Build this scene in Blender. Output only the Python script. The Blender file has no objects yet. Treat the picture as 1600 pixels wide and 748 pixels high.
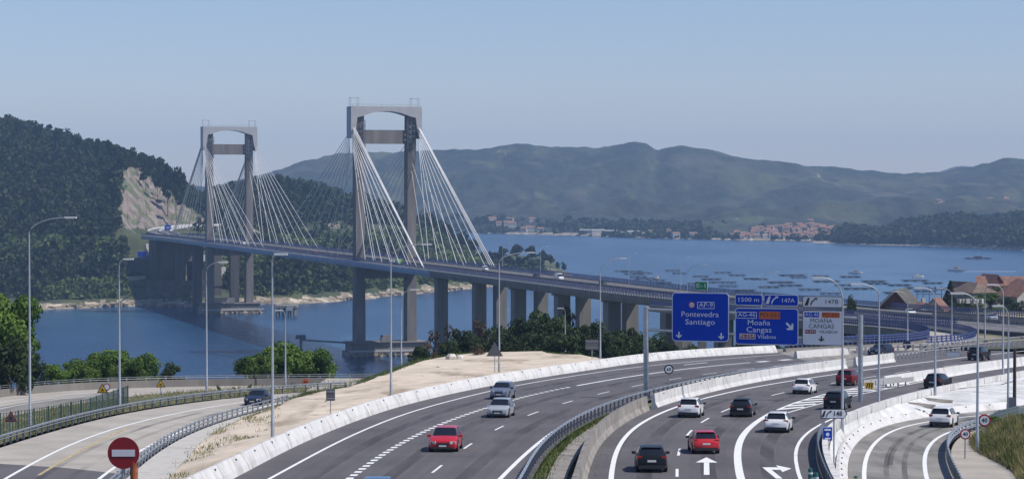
import bpy, math, random
import numpy as np
from mathutils import Vector, Matrix, noise
C = bpy.context.scene.collection
R = math.radians
random.seed(7); rng = np.random.default_rng(7)
sc = bpy.context.scene

# ------------------------------------------------------------------ camera
CAM = Vector((0, 0, 84.0)); F = 3575.0
PITCH = math.atan(82 / F)
cd = bpy.data.cameras.new('camera'); cam = bpy.data.objects.new('camera', cd); C.objects.link(cam)
cam.location = CAM; cam.rotation_euler = (math.pi / 2 - PITCH, 0, 0)
cd.sensor_width = 36; cd.lens = F / 1600 * 36; cd.clip_start = 1; cd.clip_end = 40000
sc.camera = cam
# ------------------------------------------------------------------ sky, sun, exposure
SUN_EL, SUN_AZ = R(54), R(107)          # azimuth measured clockwise from +Y (north)
w = bpy.data.worlds.new('World'); sc.world = w; w.use_nodes = True
nt = w.node_tree; bg = nt.nodes['Background']
sky = nt.nodes.new('ShaderNodeTexSky'); sky.sky_type = 'NISHITA'; sky.sun_disc = False
sky.sun_elevation = SUN_EL; sky.sun_rotation = SUN_AZ; sky.altitude = 0
sky.air_density = 1.0; sky.dust_density = 0.15; sky.ozone_density = 3.0
tint = nt.nodes.new('ShaderNodeMix'); tint.data_type = 'RGBA'; tint.blend_type = 'MULTIPLY'; tint.inputs[0].default_value = 1
tint.inputs[7].default_value = (1.02, 1.02, 1.25, 1)
nt.links.new(sky.outputs[0], tint.inputs[6]); nt.links.new(tint.outputs[2], bg.inputs[0]); bg.inputs[1].default_value = 0.0665
sd = bpy.data.lights.new('sun', 'SUN'); sun = bpy.data.objects.new('sun', sd); C.objects.link(sun)
sd.energy = 3.6; sd.angle = R(0.5); sd.color = (1.0, 0.955, 0.89)
sdir = Vector((math.sin(SUN_AZ) * math.cos(SUN_EL), math.cos(SUN_AZ) * math.cos(SUN_EL), math.sin(SUN_EL)))
sun.rotation_euler = sdir.to_track_quat('Z', 'Y').to_euler()
sc.view_settings.view_transform = 'Standard'; sc.view_settings.look = 'None'
sc.view_settings.exposure = 0.45; sc.view_settings.gamma = 1
sc.cycles.use_denoising = True
sc.cycles.max_bounces = 6; sc.cycles.volume_bounces = 0
sc.cycles.diffuse_bounces = 2; sc.cycles.glossy_bounces = 2; sc.cycles.transparent_max_bounces = 8
HAZE_DENSITY = 0.000086

# ------------------------------------------------------------------ helpers: surveying the photograph
FW = Vector((0, math.cos(PITCH), -math.sin(PITCH))); UP = Vector((0, math.sin(PITCH), math.cos(PITCH)))
def ray(px, py):
    return Vector((1, 0, 0)) * ((px - 800) / F) + UP * ((374 - py) / F) + FW
def at(px, py, Y):
    r = ray(px, py); return CAM + r * (Y / r.y)
def hh(Y):                                   # metres the road lies below the camera at distance Y
    a = 36.8 - (11.8 + .035 * Y); k = 1.2
    return 36.8 - (a if a / k > 30 else k * math.log1p(math.exp(a / k)))
def P(Y): return 84 - hh(Y)
def on(px, py, off=0.0, lo=60, hi=6000):     # where the sight line meets the road slope lowered by off
    r = ray(px, py)
    for _ in range(60):
        m = (lo + hi) / 2
        z = 84 + r.z / r.y * m
        if z > P(m) - off: lo = m
        else: hi = m
    p = CAM + r * (lo / r.y); return Vector((p.x, p.y, P(lo) - off))
def sea(px, py):
    r = ray(px, py); t = -84 / r.z; return CAM + r * t

# ------------------------------------------------------------------ helpers: objects
def link(o, parent=None):
    C.objects.link(o)
    if parent: o.parent = parent
    return o
def tag(o, label=None, cat=None, group=None, kind=None):
    if label: o['label'] = label
    if cat: o['category'] = cat
    if group: o['group'] = group
    if kind: o['kind'] = kind
    return o
def empty(name, loc=(0, 0, 0), rz=0, label=None, cat=None, group=None):
    o = bpy.data.objects.new(name, None); C.objects.link(o); o.location = loc; o.rotation_euler.z = rz
    o.empty_display_size = .5
    return tag(o, label, cat, group)
def copy_tree(o, parent=None):
    c = o.copy(); C.objects.link(c)
    if parent: c.parent = parent
    for ch in list(o.children): copy_tree(ch, c)
    return c
class MB:
    def __init__(s): s.v = []; s.f = []; s.m = []
    def add(s, vs, fs, mi=0):
        n = len(s.v); s.v += [tuple(v) for v in vs]; s.f += [tuple(i + n for i in f) for f in fs]; s.m += [mi] * len(fs)
        return s
    def box(s, c, d, rz=0, mi=0, M=None):
        x, y, z = d[0] / 2, d[1] / 2, d[2] / 2; cs, sn = math.cos(rz), math.sin(rz)
        vs = []
        for k in (-1, 1):
            for (a, b) in ((-1, -1), (1, -1), (1, 1), (-1, 1)):
                q = (a * x, b * y, k * z)
                p = Vector((c[0] + q[0] * cs - q[1] * sn, c[1] + q[0] * sn + q[1] * cs, c[2] + q[2]))
                vs.append(M @ p if M else p)
        return s.add(vs, [(3, 2, 1, 0), (4, 5, 6, 7), (0, 1, 5, 4), (1, 2, 6, 5), (2, 3, 7, 6), (3, 0, 4, 7)], mi)
    def tube(s, pts, r, n=8, mi=0, cap=True):
        pts = [Vector(p) for p in pts]; rs = r if isinstance(r, (list, tuple)) else [r] * len(pts)
        vs = []; fs = []
        for i, p in enumerate(pts):
            t = (pts[min(i + 1, len(pts) - 1)] - pts[max(i - 1, 0)]).normalized()
            a = Vector((0, 0, 1)) if abs(t.z) < .9 else Vector((1, 0, 0))
            u = t.cross(a).normalized(); q = u.cross(t)
            for k in range(n):
                th = 2 * math.pi * k / n
                vs.append(p + (u * math.cos(th) + q * math.sin(th)) * rs[i])
        for i in range(len(pts) - 1):
            for k in range(n):
                a = i * n + k; b = i * n + (k + 1) % n
                fs.append((a, b, b + n, a + n))
        if cap:
            fs.append(tuple(range(n))); fs.append(tuple((len(pts) - 1) * n + k for k in reversed(range(n))))
        return s.add(vs, fs, mi)
    def prism(s, poly, a, b, mi=0):          # poly: list of 3-D points, extruded by vector (b-a)
        n = len(poly); d = Vector(b) - Vector(a)
        vs = [Vector(p) for p in poly] + [Vector(p) + d for p in poly]
        return s.add(vs, [tuple(reversed(range(n))), tuple(range(n, 2 * n))] + [(i, (i + 1) % n, (i + 1) % n + n, i + n) for i in range(n)], mi)
    def sweep(s, prof, path, mi=0, closed=True, cap=True):   # prof: [(side, up)], path: Vectors
        N = len(path); n = len(prof); vs = []; fs = []
        for i, p in enumerate(path):
            t = path[min(i + 1, N - 1)] - path[max(i - 1, 0)]; t = Vector((t.x, t.y, 0)).normalized()
            sd_ = Vector((t.y, -t.x, 0))     # to the right of travel
            for (a, b) in prof: vs.append(p + sd_ * a + Vector((0, 0, b)))
        for i in range(N - 1):
            for k in range(n if closed else n - 1):
                a = i * n + k; b = i * n + (k + 1) % n
                fs.append((a, b, b + n, a + n))
        if closed and cap:
            fs.append(tuple(reversed(range(n)))); fs.append(tuple((N - 1) * n + k for k in range(n)))
        return s.add(vs, fs, mi)
    def disc(s, c, r, axis='y', th=.02, n=24, mi=0):
        c = Vector(c); h = th / 2
        ax = {'x': (Vector((0, 1, 0)), Vector((0, 0, 1)), Vector((1, 0, 0))), 'y': (Vector((1, 0, 0)), Vector((0, 0, 1)), Vector((0, 1, 0))), 'z': (Vector((1, 0, 0)), Vector((0, 1, 0)), Vector((0, 0, 1)))}[axis]
        ring = [c + (ax[0] * math.cos(2 * math.pi * k / n) + ax[1] * math.sin(2 * math.pi * k / n)) * r - ax[2] * h for k in range(n)]
        return s.prism(ring, (0, 0, 0), ax[2] * th, mi)
    def build(s, name, mats, parent=None, smooth=False, origin=None):
        me = bpy.data.meshes.new(name)
        vs = s.v
        if origin is not None:
            o_ = Vector(origin); vs = [tuple(Vector(v) - o_) for v in s.v]
        me.from_pydata(vs, [], s.f)
        for m in (mats if isinstance(mats, (list, tuple)) else [mats]): me.materials.append(m)
        if any(s.m): me.polygons.foreach_set('material_index', s.m)
        me.update()
        import bmesh
        bm = bmesh.new(); bm.from_mesh(me); bmesh.ops.recalc_face_normals(bm, faces=bm.faces); bm.to_mesh(me); bm.free()
        if smooth:
            me.shade_smooth(); me.set_sharp_from_angle(angle=R(smooth if smooth is not True else 40))
        o = bpy.data.objects.new(name, me); link(o, parent)
        if origin is not None: o.location = origin
        return o
def npmesh(name, V, Q, mat, parent=None, smooth=False, tri=False):
    me = bpy.data.meshes.new(name); V = np.asarray(V, dtype=np.float32); Q = np.asarray(Q, dtype=np.int32)
    k = Q.shape[1]
    me.vertices.add(len(V)); me.vertices.foreach_set('co', V.ravel())
    me.loops.add(Q.size); me.loops.foreach_set('vertex_index', Q.ravel())
    me.polygons.add(len(Q)); me.polygons.foreach_set('loop_start', np.arange(0, Q.size, k, dtype=np.int32))
    me.update(calc_edges=True)
    if mat: me.materials.append(mat)
    if smooth: me.shade_smooth()
    o = bpy.data.objects.new(name, me); return link(o, parent)

# ------------------------------------------------------------------ helpers: paths
def catmull(pts, n=8):
    pts = [Vector(p) for p in pts]; out = []
    ext = [pts[0] * 2 - pts[1]] + pts + [pts[-1] * 2 - pts[-2]]
    for i in range(1, len(ext) - 2):
        a, b, c, d = ext[i - 1:i + 3]
        for k in range(n):
            t = k / n
            out.append(.5 * ((2 * b) + (c - a) * t + (2 * a - 5 * b + 4 * c - d) * t * t + (-a + 3 * b - 3 * c + d) * t ** 3))
    out.append(pts[-1]); return out
def resample(pts, step):
    L = [0]
    for a, b in zip(pts, pts[1:]): L.append(L[-1] + (b - a).length)
    n = max(2, int(round(L[-1] / step)) + 1); X = np.linspace(0, L[-1], n)
    A = np.array([list(p) for p in pts]); return [Vector((np.interp(x, L, A[:, 0]), np.interp(x, L, A[:, 1]), np.interp(x, L, A[:, 2]))) for x in X]
def smoothp(pts, k=5, it=2):
    A = np.array([list(p) for p in pts])
    for _ in range(it):
        B = A.copy()
        for i in range(len(A)):
            r = min(k, i, len(A) - 1 - i)
            B[i] = A[i - r:i + r + 1].mean(axis=0)
        A = B
    return [Vector(p) for p in A]
def trace(px, off=0.0, step=2.0, k=4, near=0, far=0):     # a line seen in the photo, laid on the road slope
    w_ = [on(x, y, off) for x, y in px]
    p = smoothp(resample(w_, step), k, 3)
    if near: d = (p[0] - p[3]).normalized(); p = [p[0] + d * near] + p
    if far: d = (p[-1] - p[-4]).normalized(); p = p + [p[-1] + d * far]
    p = resample(p, step)
    for q in p: q.z = P(q.y) - off
    return p
def fx(path, Y):                              # x of a path at distance Y
    ys = [p.y for p in path]; xs = [p.x for p in path]
    if ys[0] > ys[-1]: ys.reverse(); xs.reverse()
    return float(np.interp(Y, ys, xs))
def clip(path, y0, y1): return [p for p in path if y0 <= p.y <= y1]
def shift(path, d, dz=0):
    out = []
    for i, p in enumerate(path):
        t = path[min(i + 1, len(path) - 1)] - path[max(i - 1, 0)]; t = Vector((t.x, t.y, 0)).normalized()
        out.append(p + Vector((t.y, -t.x, 0)) * d + Vector((0, 0, dz)))
    return out
def heading(path, Y):
    i = min(range(len(path)), key=lambda j: abs(path[j].y - Y)); i = max(1, min(len(path) - 2, i))
    t = path[i + 1] - path[i - 1]
    if t.y < 0: t = -t
    return math.atan2(t.y, t.x)

# ------------------------------------------------------------------ materials
def mat(name, col, rough=.7, metal=0, var=0, scale=1.0, col2=None, bump=0, bscale=None, spec=.5, detail=5, lo=.35, hi=.65, coat=0, stretch=None, coord='Object'):
    m = bpy.data.materials.new(name); m.use_nodes = True; n = m.node_tree; b = n.nodes['Principled BSDF']
    b.inputs['Base Color'].default_value = (*col, 1); b.inputs['Roughness'].default_value = rough
    b.inputs['Metallic'].default_value = metal; b.inputs['Specular IOR Level'].default_value = spec
    if coat: b.inputs['Coat Weight'].default_value = coat; b.inputs['Coat Roughness'].default_value = .05
    if var or col2:
        tc = n.nodes.new('ShaderNodeTexCoord'); src = tc.outputs[coord]
        if stretch:
            mp = n.nodes.new('ShaderNodeMapping'); mp.inputs['Scale'].default_value = stretch
            n.links.new(src, mp.inputs[0]); src = mp.outputs[0]
        t = n.nodes.new('ShaderNodeTexNoise'); t.inputs['Scale'].default_value = scale; t.inputs['Detail'].default_value = detail
        n.links.new(src, t.inputs['Vector'])
        r = n.nodes.new('ShaderNodeValToRGB'); r.color_ramp.elements[0].position = lo; r.color_ramp.elements[1].position = hi
        c2 = col2 or tuple(min(1, c * (1 + var)) for c in col); c1 = col if col2 else tuple(c * (1 - var) for c in col)
        r.color_ramp.elements[0].color = (*c1, 1); r.color_ramp.elements[1].color = (*c2, 1)
        n.links.new(t.outputs['Fac'], r.inputs[0]); n.links.new(r.outputs[0], b.inputs['Base Color'])
        if bump:
            t2 = n.nodes.new('ShaderNodeTexNoise'); t2.inputs['Scale'].default_value = bscale or scale * 3; t2.inputs['Detail'].default_value = 6
            n.links.new(src, t2.inputs['Vector'])
            bp = n.nodes.new('ShaderNodeBump'); bp.inputs['Strength'].default_value = 1; bp.inputs['Distance'].default_value = bump
            n.links.new(t2.outputs['Fac'], bp.inputs['Height']); n.links.new(bp.outputs[0], b.inputs['Normal'])
    return m
def layered(m, col, scale, lo, hi, stretch=None, coord='Object', fac=1.0, detail=4):   # a further patchy colour over what the material has
    n = m.node_tree; b = n.nodes['Principled BSDF']; old = b.inputs['Base Color']
    mx = n.nodes.new('ShaderNodeMix'); mx.data_type = 'RGBA'
    if old.is_linked: n.links.new(old.links[0].from_socket, mx.inputs[6])
    else: mx.inputs[6].default_value = old.default_value
    mx.inputs[7].default_value = (*col, 1)
    tc = n.nodes.new('ShaderNodeTexCoord'); src = tc.outputs[coord]
    if stretch:
        mp = n.nodes.new('ShaderNodeMapping'); mp.inputs['Scale'].default_value = stretch; n.links.new(src, mp.inputs[0]); src = mp.outputs[0]
    t = n.nodes.new('ShaderNodeTexNoise'); t.inputs['Scale'].default_value = scale; t.inputs['Detail'].default_value = detail
    n.links.new(src, t.inputs['Vector'])
    r = n.nodes.new('ShaderNodeMapRange'); r.inputs[1].default_value = lo; r.inputs[2].default_value = hi; r.inputs[4].default_value = fac
    n.links.new(t.outputs['Fac'], r.inputs[0]); n.links.new(r.outputs[0], mx.inputs[0]); n.links.new(mx.outputs[2], b.inputs['Base Color'])
    return m
M = {}
M['asphalt'] = layered(mat('asphalt', (.092, .085, .089), .85, var=.18, scale=.12, bump=.01, bscale=30, detail=8), (.118, .112, .114), .5, .5, .75, (1, .06, 1), fac=.6)
M['old_asphalt'] = layered(layered(mat('old_asphalt', (.20, .19, .172), .9, var=.13, scale=.25, bump=.01, bscale=20, detail=8), (.12, .115, .105), .7, .5, .66, (1, .06, 1), fac=.75), (.30, .285, .255), .12, .5, .6, fac=.6)
M['concrete_road'] = layered(mat('concrete_road', (.36, .33, .285), .9, var=.12, scale=.3, bump=.01, bscale=20, detail=8), (.22, .205, .18), 1.2, .6, .75, fac=.6)
M['deck_asphalt'] = mat('deck_asphalt', (.10, .095, .095), .9, var=.2, scale=.1)
M['paint'] = mat('road_paint', (.72, .72, .70), .6, var=.1, scale=3, lo=.2, hi=.6)
M['yellow_paint'] = mat('yellow_paint', (.42, .34, .17), .8, var=.25, scale=2)
M['white_wall'] = layered(mat('white_wall', (.57, .56, .545), .75, var=.07, scale=.6, bump=.01, detail=7), (.33, .31, .275), 1.1, .52, .72, (1, 1, .35), fac=.75)
M['gutter'] = layered(mat('gutter_concrete', (.46, .44, .40), .85, var=.1, scale=.8, bump=.01, detail=8), (.30, .27, .22), .8, .55, .68, fac=.7)
M['old_concrete'] = layered(mat('old_concrete', (.24, .22, .195), .9, var=.25, scale=.8, bump=.02, detail=8), (.11, .1, .09), 2, .55, .7, (1, 1, .25), fac=.7)
M['slope_white'] = layered(mat('limed_slope', (.55, .55, .54), .9, var=.14, scale=.5, bump=.25, bscale=.7, detail=8), (.33, .32, .29), .45, .54, .7, fac=.75)
M['sand'] = layered(layered(mat('sand', (.56, .475, .37), .95, var=.12, scale=.15, bump=.06, bscale=1.5, detail=8), (.34, .27, .185), .35, .55, .72, (.5, 1, 1), fac=.8), (.56, .49, .39), 1.6, .58, .66, fac=.6)
layered(M['sand'], (.25, .19, .12), .09, .56, .66, (2.2, .6, 1), fac=.75, detail=8); layered(M['sand'], (.16, .15, .07), .22, .66, .72, (1.5, .8, 1), fac=.6, detail=8)
M['scrub_ground'] = layered(mat('scrub_ground', (.14, .125, .06), .95, col2=(.07, .10, .03), scale=.4, bump=.1, bscale=3), (.24, .2, .12), .25, .55, .65)
M['land'] = layered(mat('land', (.055, .07, .026), .95, col2=(.10, .10, .045), scale=.05, bump=.3, bscale=.3), (.24, .2, .14), .03, .62, .68)
M['steel'] = mat('galvanised_steel', (.36, .39, .42), .45, metal=.6, var=.12, scale=2)
M['dark_steel'] = mat('dark_steel', (.12, .14, .17), .5, metal=.4)
M['pole'] = mat('lamp_pole_steel', (.40, .42, .44), .45, metal=.55, var=.1, scale=1.5)
M['concrete'] = layered(mat('tower_concrete', (.16, .145, .135), .85, var=.15, scale=.12, stretch=(1, 1, .25), bump=.03, detail=8), (.26, .24, .22), .4, .5, .7, (1, 1, .1), fac=.6)
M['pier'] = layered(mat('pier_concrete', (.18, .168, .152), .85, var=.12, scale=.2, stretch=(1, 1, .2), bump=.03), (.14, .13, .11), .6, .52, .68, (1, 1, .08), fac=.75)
M['light_steel'] = mat('painted_steel', (.40, .395, .395), .6, var=.06, scale=.3)
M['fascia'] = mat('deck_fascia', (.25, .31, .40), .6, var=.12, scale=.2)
M['blue'] = mat('blue_railing', (.045, .065, .185), .5, var=.15, scale=.5)
M['cable'] = mat('cable_sheath', (.60, .59, .57), .45, var=.08, scale=.1)
M['black'] = mat('black_rubber', (.015, .015, .016), .8)
M['glass'] = mat('car_glass', (.012, .014, .018), .08, spec=.7)
# ------------------------------------------------------------------ sea
def sea_material():
    m = bpy.data.materials.new('sea_water'); m.use_nodes = True; n = m.node_tree; b = n.nodes['Principled BSDF']
    b.inputs['Base Color'].default_value = (.010, .036, .068, 1); b.inputs['IOR'].default_value = 1.33
    geo = n.nodes.new('ShaderNodeTexCoord')
    def noise_(scale, st, detail=4):
        mp = n.nodes.new('ShaderNodeMapping'); mp.inputs['Scale'].default_value = st; n.links.new(geo.outputs['Object'], mp.inputs[0])
        t = n.nodes.new('ShaderNodeTexNoise'); t.inputs['Scale'].default_value = scale; t.inputs['Detail'].default_value = detail
        n.links.new(mp.outputs[0], t.inputs['Vector']); return t
    wv = noise_(.22, (1, .55, 1), 7); big = noise_(.0042, (1, .38, 1), 5)
    bp = n.nodes.new('ShaderNodeBump'); bp.inputs['Strength'].default_value = 1; 
    rm = n.nodes.new('ShaderNodeMapRange'); rm.inputs[1].default_value = .42; rm.inputs[2].default_value = .62
    rm.inputs[3].default_value = 1.1; rm.inputs[4].default_value = .35
    n.links.new(big.outputs['Fac'], rm.inputs[0]); n.links.new(rm.outputs[0], bp.inputs['Distance'])
    n.links.new(wv.outputs['Fac'], bp.inputs['Height']); n.links.new(bp.outputs[0], b.inputs['Normal'])
    b.inputs['Roughness'].default_value = .22
    mx = n.nodes.new('ShaderNodeMix'); mx.data_type = 'RGBA'
    mx.inputs[6].default_value = (.005, .038, .098, 1); mx.inputs[7].default_value = (.03, .10, .19, 1)
    r2 = n.nodes.new('ShaderNodeMapRange'); r2.inputs[1].default_value = .47; r2.inputs[2].default_value = .72
    fine = noise_(.016, (1, .5, 1), 8); ad = n.nodes.new('ShaderNodeMath'); ad.operation = 'MULTIPLY_ADD'; ad.inputs[1].default_value = .45
    n.links.new(fine.outputs['Fac'], ad.inputs[0]); sb = n.nodes.new('ShaderNodeMath'); sb.operation = 'SUBTRACT'; sb.inputs[1].default_value = .22; n.links.new(big.outputs['Fac'], sb.inputs[0]); n.links.new(sb.outputs[0], ad.inputs[2]); n.links.new(ad.outputs[0], r2.inputs[0]); n.links.new(r2.outputs[0], mx.inputs[0]); n.links.new(mx.outputs[2], b.inputs['Base Color'])
    return m
mb = MB(); mb.add([(-3900, -150, 0), (3900, -150, 0), (3900, 10400, 0), (-3900, 10400, 0)], [(0, 1, 2, 3)])
tag(mb.build('sea', sea_material()), kind='structure')

# ------------------------------------------------------------------ terrain in sight-line columns, each column a list of (distance, height)
def table_fn(tab):
    us = sorted(tab)
    cols = {u: (np.array([a for a, b in tab[u]], float), np.array([b for a, b in tab[u]], float)) for u in us}
    def f(u, Y):
        u_ = min(max(u, us[0]), us[-1]); j = max(1, min(len(us) - 1, int(np.searchsorted(us, u_))))
        a, b = us[j - 1], us[j]; t = (u_ - a) / (b - a); t = t * t * (3 - 2 * t) * .35 + t * .65
        za = np.interp(Y, *cols[a]); zb = np.interp(Y, *cols[b]); return float(za * (1 - t) + zb * t)
    return f
def polar_mesh(name, us, Ys_fn, zf, mats, mi_fn=None):
    V = []; rows = None
    for u in us:
        col = Ys_fn(u); rows = len(col)
        for Y in col: V.append(((u - 800) / F * Y, Y, zf(u, Y)))
    Q = []; mi = []
    for i in range(len(us) - 1):
        for k in range(rows - 1):
            Q.append((i * rows + k, (i + 1) * rows + k, (i + 1) * rows + k + 1, i * rows + k + 1))
            if mi_fn: mi.append(mi_fn((us[i] + us[i + 1]) / 2, V[i * rows + k][1], V[i * rows + k][2]))
    o = npmesh(name, V, Q, mats[0], smooth=True)
    for m in mats[1:]: o.data.materials.append(m)
    if mi_fn: o.data.polygons.foreach_set('material_index', mi)
    return tag(o, kind='structure')
def nz(x, y, s, H=1.0, oct=5): return noise.fractal(Vector((x * s, y * s, 3.1)), H, 2.0, oct)

def pl(Y, off): return (Y, P(Y) - off)
left = [pl(60, 3.8), pl(200, 3.8), pl(262, 3.8), pl(290, 4.5), (330, 52), (420, 37), (600, 18), (800, 2), (860, -3), (1400, -3)]
mid = [pl(60, 3.8), pl(200, 3.4), pl(262, 2.2), pl(290, 1.5), (330, 55), (420, 40), (600, 22), (800, 5), (950, -3), (1400, -3)]
bush = [pl(60, 3.8), pl(200, 3.4), pl(262, 1.5), pl(300, 1.0), pl(322, 1.2), pl(350, 6), (420, 47), (600, 28), (800, 12), (950, 2), (1050, -3), (1400, -3)]
brid = [pl(60, 3.8), pl(200, 3.9), pl(262, 1.5), pl(300, 1.2), pl(330, 4), pl(350, 6), (420, 48), (600, 39), (800, 20), (1000, 0), (1100, -3), (1400, -3)]
r1 = [pl(60, 2.4), pl(200, 2.4), pl(262, 2.5), pl(325, 1.0), pl(338, 2), pl(360, 5.5), pl(430, 6), pl(480, 5), (600, 44), (690, 40), (800, 29), (1000, 6), (1120, -3), (1400, -3)]
r2 = [pl(60, 2.4), pl(200, 2.4), pl(262, 3.5), pl(325, 1.0), pl(338, 1), pl(360, 1.2), pl(430, 1.2), pl(480, 1.2), pl(600, 1.2), (690, 47), (800, 44.5), (900, 36), (1100, 10), (1200, -3), (1400, -3)]
near_z = table_fn({-900: left, 540: left, 600: mid, 690: mid, 730: bush, 1030: bush, 1110: brid, 1300: brid, 1345: r1, 1440: r1, 1490: r2, 2600: r2})
Yn = sorted(set([60, 80, 100, 120] + list(np.arange(130, 360, 6)) + list(np.arange(360, 700, 15)) + list(np.arange(700, 1420, 30))))
def near_h(u, Y):
    x = (u - 800) / F * Y; a = min(1, max(0, (Y - 330) / 150)); return near_z(u, Y) + nz(x, Y, .02) * 2.2 * a
polar_mesh('ground', list(range(-900, 2601, 14)), lambda u: Yn, near_h, [M['land']])

# far bank: wooded hill with a quarried cut, then the low headland
def zr(y, Y): return 84 + (292 - y) * Y / F
B = {}
def bank(u, ys, yr, Yr, mids=(), tail=-4):
    Y0 = 84 * F / (ys - 292)
    B[u] = [(Y0 - 40, -5), (Y0, -.4), (Y0 + 6, 3)] + [(Ym, zr(ym, Ym)) for ym, Ym in mids] + [(Yr, zr(yr, Yr)), (Yr + 260, zr(yr, Yr) - 18), (Yr + 900, tail)]
bank(-500, 492, 150, 2600, [(440, 1680)]); bank(-100, 488, 176, 2500, [(440, 1680), (400, 1750)])
bank(0, 485, 196, 2400, [(440, 1680), (405, 1740)]); bank(100, 482, 220, 2350, [(440, 1690), (400, 1760)])
bank(160, 479, 240, 2300, [(440, 1690), (405, 1745), (370, 1790)]); bank(190, 478, 252, 2250, [(440, 1690), (405, 1735), (368, 1780), (262, 2020)])
bank(215, 478, 260, 2200, [(440, 1690), (405, 1730), (368, 1775), (362, 1850), (282, 2010)]); bank(245, 478, 268, 2160, [(440, 1690), (405, 1730), (367, 1775), (355, 1935), (303, 2010)])
bank(280, 479, 288, 2140, [(440, 1690), (405, 1735), (367, 1780), (354, 1950), (326, 2040)]); bank(300, 480, 312, 2150, [(440, 1690), (405, 1745), (366, 1800), (353, 1960), (338, 2040)])
bank(330, 478, 308, 2400, [(440, 1700), (405, 1760), (370, 1830), (354, 1985), (345, 2060)]); bank(380, 476, 300, 2500, [(440, 1710), (400, 1800), (380, 1880), (350, 2050)])
bank(420, 474, 292, 2550, [(440, 1720), (400, 1830), (385, 1930), (350, 2150)]); bank(450, 474, 288, 2550, [(440, 1730), (400, 1850), (385, 1960), (350, 2170)])
bank(500, 472, 300, 2500, [(445, 1760), (400, 1880), (385, 1980), (355, 2150)]); bank(560, 467, 317, 2450, [(440, 1800), (405, 1900), (385, 2000), (360, 2150)])
bank(620, 461, 334, 2400, [(435, 1850), (405, 1960), (380, 2080)]); bank(680, 456, 356, 2350, [(430, 1920), (400, 2050)])
bank(720, 452, 378, 2330, [(425, 1980)]); bank(760, 448, 396, 2330, [(425, 2050)]); bank(800, 445, 398, 2330, [(425, 2100)])
bank(840, 441, 402, 2300, [(425, 2120)]); bank(865, 437, 410, 2280, [(425, 2130)]); bank(885, 433, 425, 2200, []); 
B[905] = [(1990, -5), (2400, -4), (3200, -4)]; B[960] = B[905]
bank_z = table_fn(B)
def in_cut(u, Y, z):
    top = np.interp(u, [183, 193, 215, 240, 262, 285, 305, 332], [340, 262, 262, 280, 300, 318, 332, 350])
    y = 292 + (84 - z) * F / Y
    return 184 < u < 330 and top < y < 359 and Y > 1700
def bank_h(u, Y):
    x = (u - 800) / F * Y; z = bank_z(u, Y)
    if z > 3: z += nz(x, Y, .012) * 3.2 * min(1, (z - 3) / 10)
    if z > 46 and in_cut(u, Y, z): z += nz(x * 2, z * 2.0, .06, .8) * 5
    if -1 < z < 5: z += abs(nz(x, Y, .08)) * 2.5
    return z
M['rock'] = layered(layered(mat('quarried_rock', (.14, .105, .085), .95, col2=(.25, .21, .185), scale=.09, bump=1.2, bscale=.25, detail=8), (.17, .13, .1), .14, .55, .68, (1, 1, 2.5), fac=.85), (.07, .10, .03), .06, .50, .58, fac=.8, detail=10)
M['shore_rock'] = layered(mat('shore_rock', (.33, .27, .19), .95, col2=(.16, .13, .10), scale=.25, bump=.6, bscale=.5, detail=8), (.5, .43, .33), .12, .55, .62)
M['hill'] = layered(mat('hillside', (.03, .045, .018), .95, col2=(.075, .085, .03), scale=.03, bump=.5, bscale=.2), (.22, .185, .13), .02, .63, .67)
def bank_mi(u, Y, z):
    if z < 2.7 and Y > 1500: return 2
    return 1 if in_cut(u, Y, z) else 0
def bank_Ys(u):
    y0 = 1490; return [y0 + k * 8 for k in range(40)] + [y0 + 320 + k * 14 for k in range(50)] + [y0 + 1020 + k * 60 for k in range(1, 12)] + [3300]
polar_mesh('hill', list(range(-500, 180, 8)) + list(range(180, 340, 2)) + list(range(340, 968, 6)), bank_Ys, bank_h, [M['hill'], M['rock'], M['shore_rock']], bank_mi)

# mountains across the inlet
def interp_list(l): 
    xs = [a for a, b in l]; ys = [b for a, b in l]; return lambda u: float(np.interp(u, xs, ys))
ridge = interp_list([(-400, 290), (330, 292), (400, 275), (430, 268), (470, 252), (520, 243), (560, 240), (620, 237), (700, 234), (745, 234), (775, 231), (800, 227), (822, 225), (845, 228), (870, 230), (900, 229), (925, 232), (950, 230), (972, 226), (992, 222), (1010, 226), (1027, 236), (1045, 232), (1062, 231), (1085, 234), (1110, 236), (1135, 242), (1160, 249), (1200, 252), (1240, 257), (1290, 261), (1330, 265), (1370, 268), (1410, 270), (1440, 269), (1475, 268), (1500, 262), (1520, 261), (1545, 256), (1562, 249), (1578, 246), (1600, 250), (1700, 258), (1900, 262), (2300, 275)])
shore = interp_list([(-400, 360), (700, 363), (770, 365), (900, 368), (1000, 372), (1150, 375), (1300, 377), (1480, 384), (1600, 389), (2300, 400)])
YR = 5600
def mount_Ys(u):
    Y0 = 84 * F / (shore(u) - 292); t = np.linspace(0, 1, 72) ** 1.25
    return [Y0 - 60] + list(Y0 + (YR - Y0) * t) + [YR + 200, YR + 700]
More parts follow.
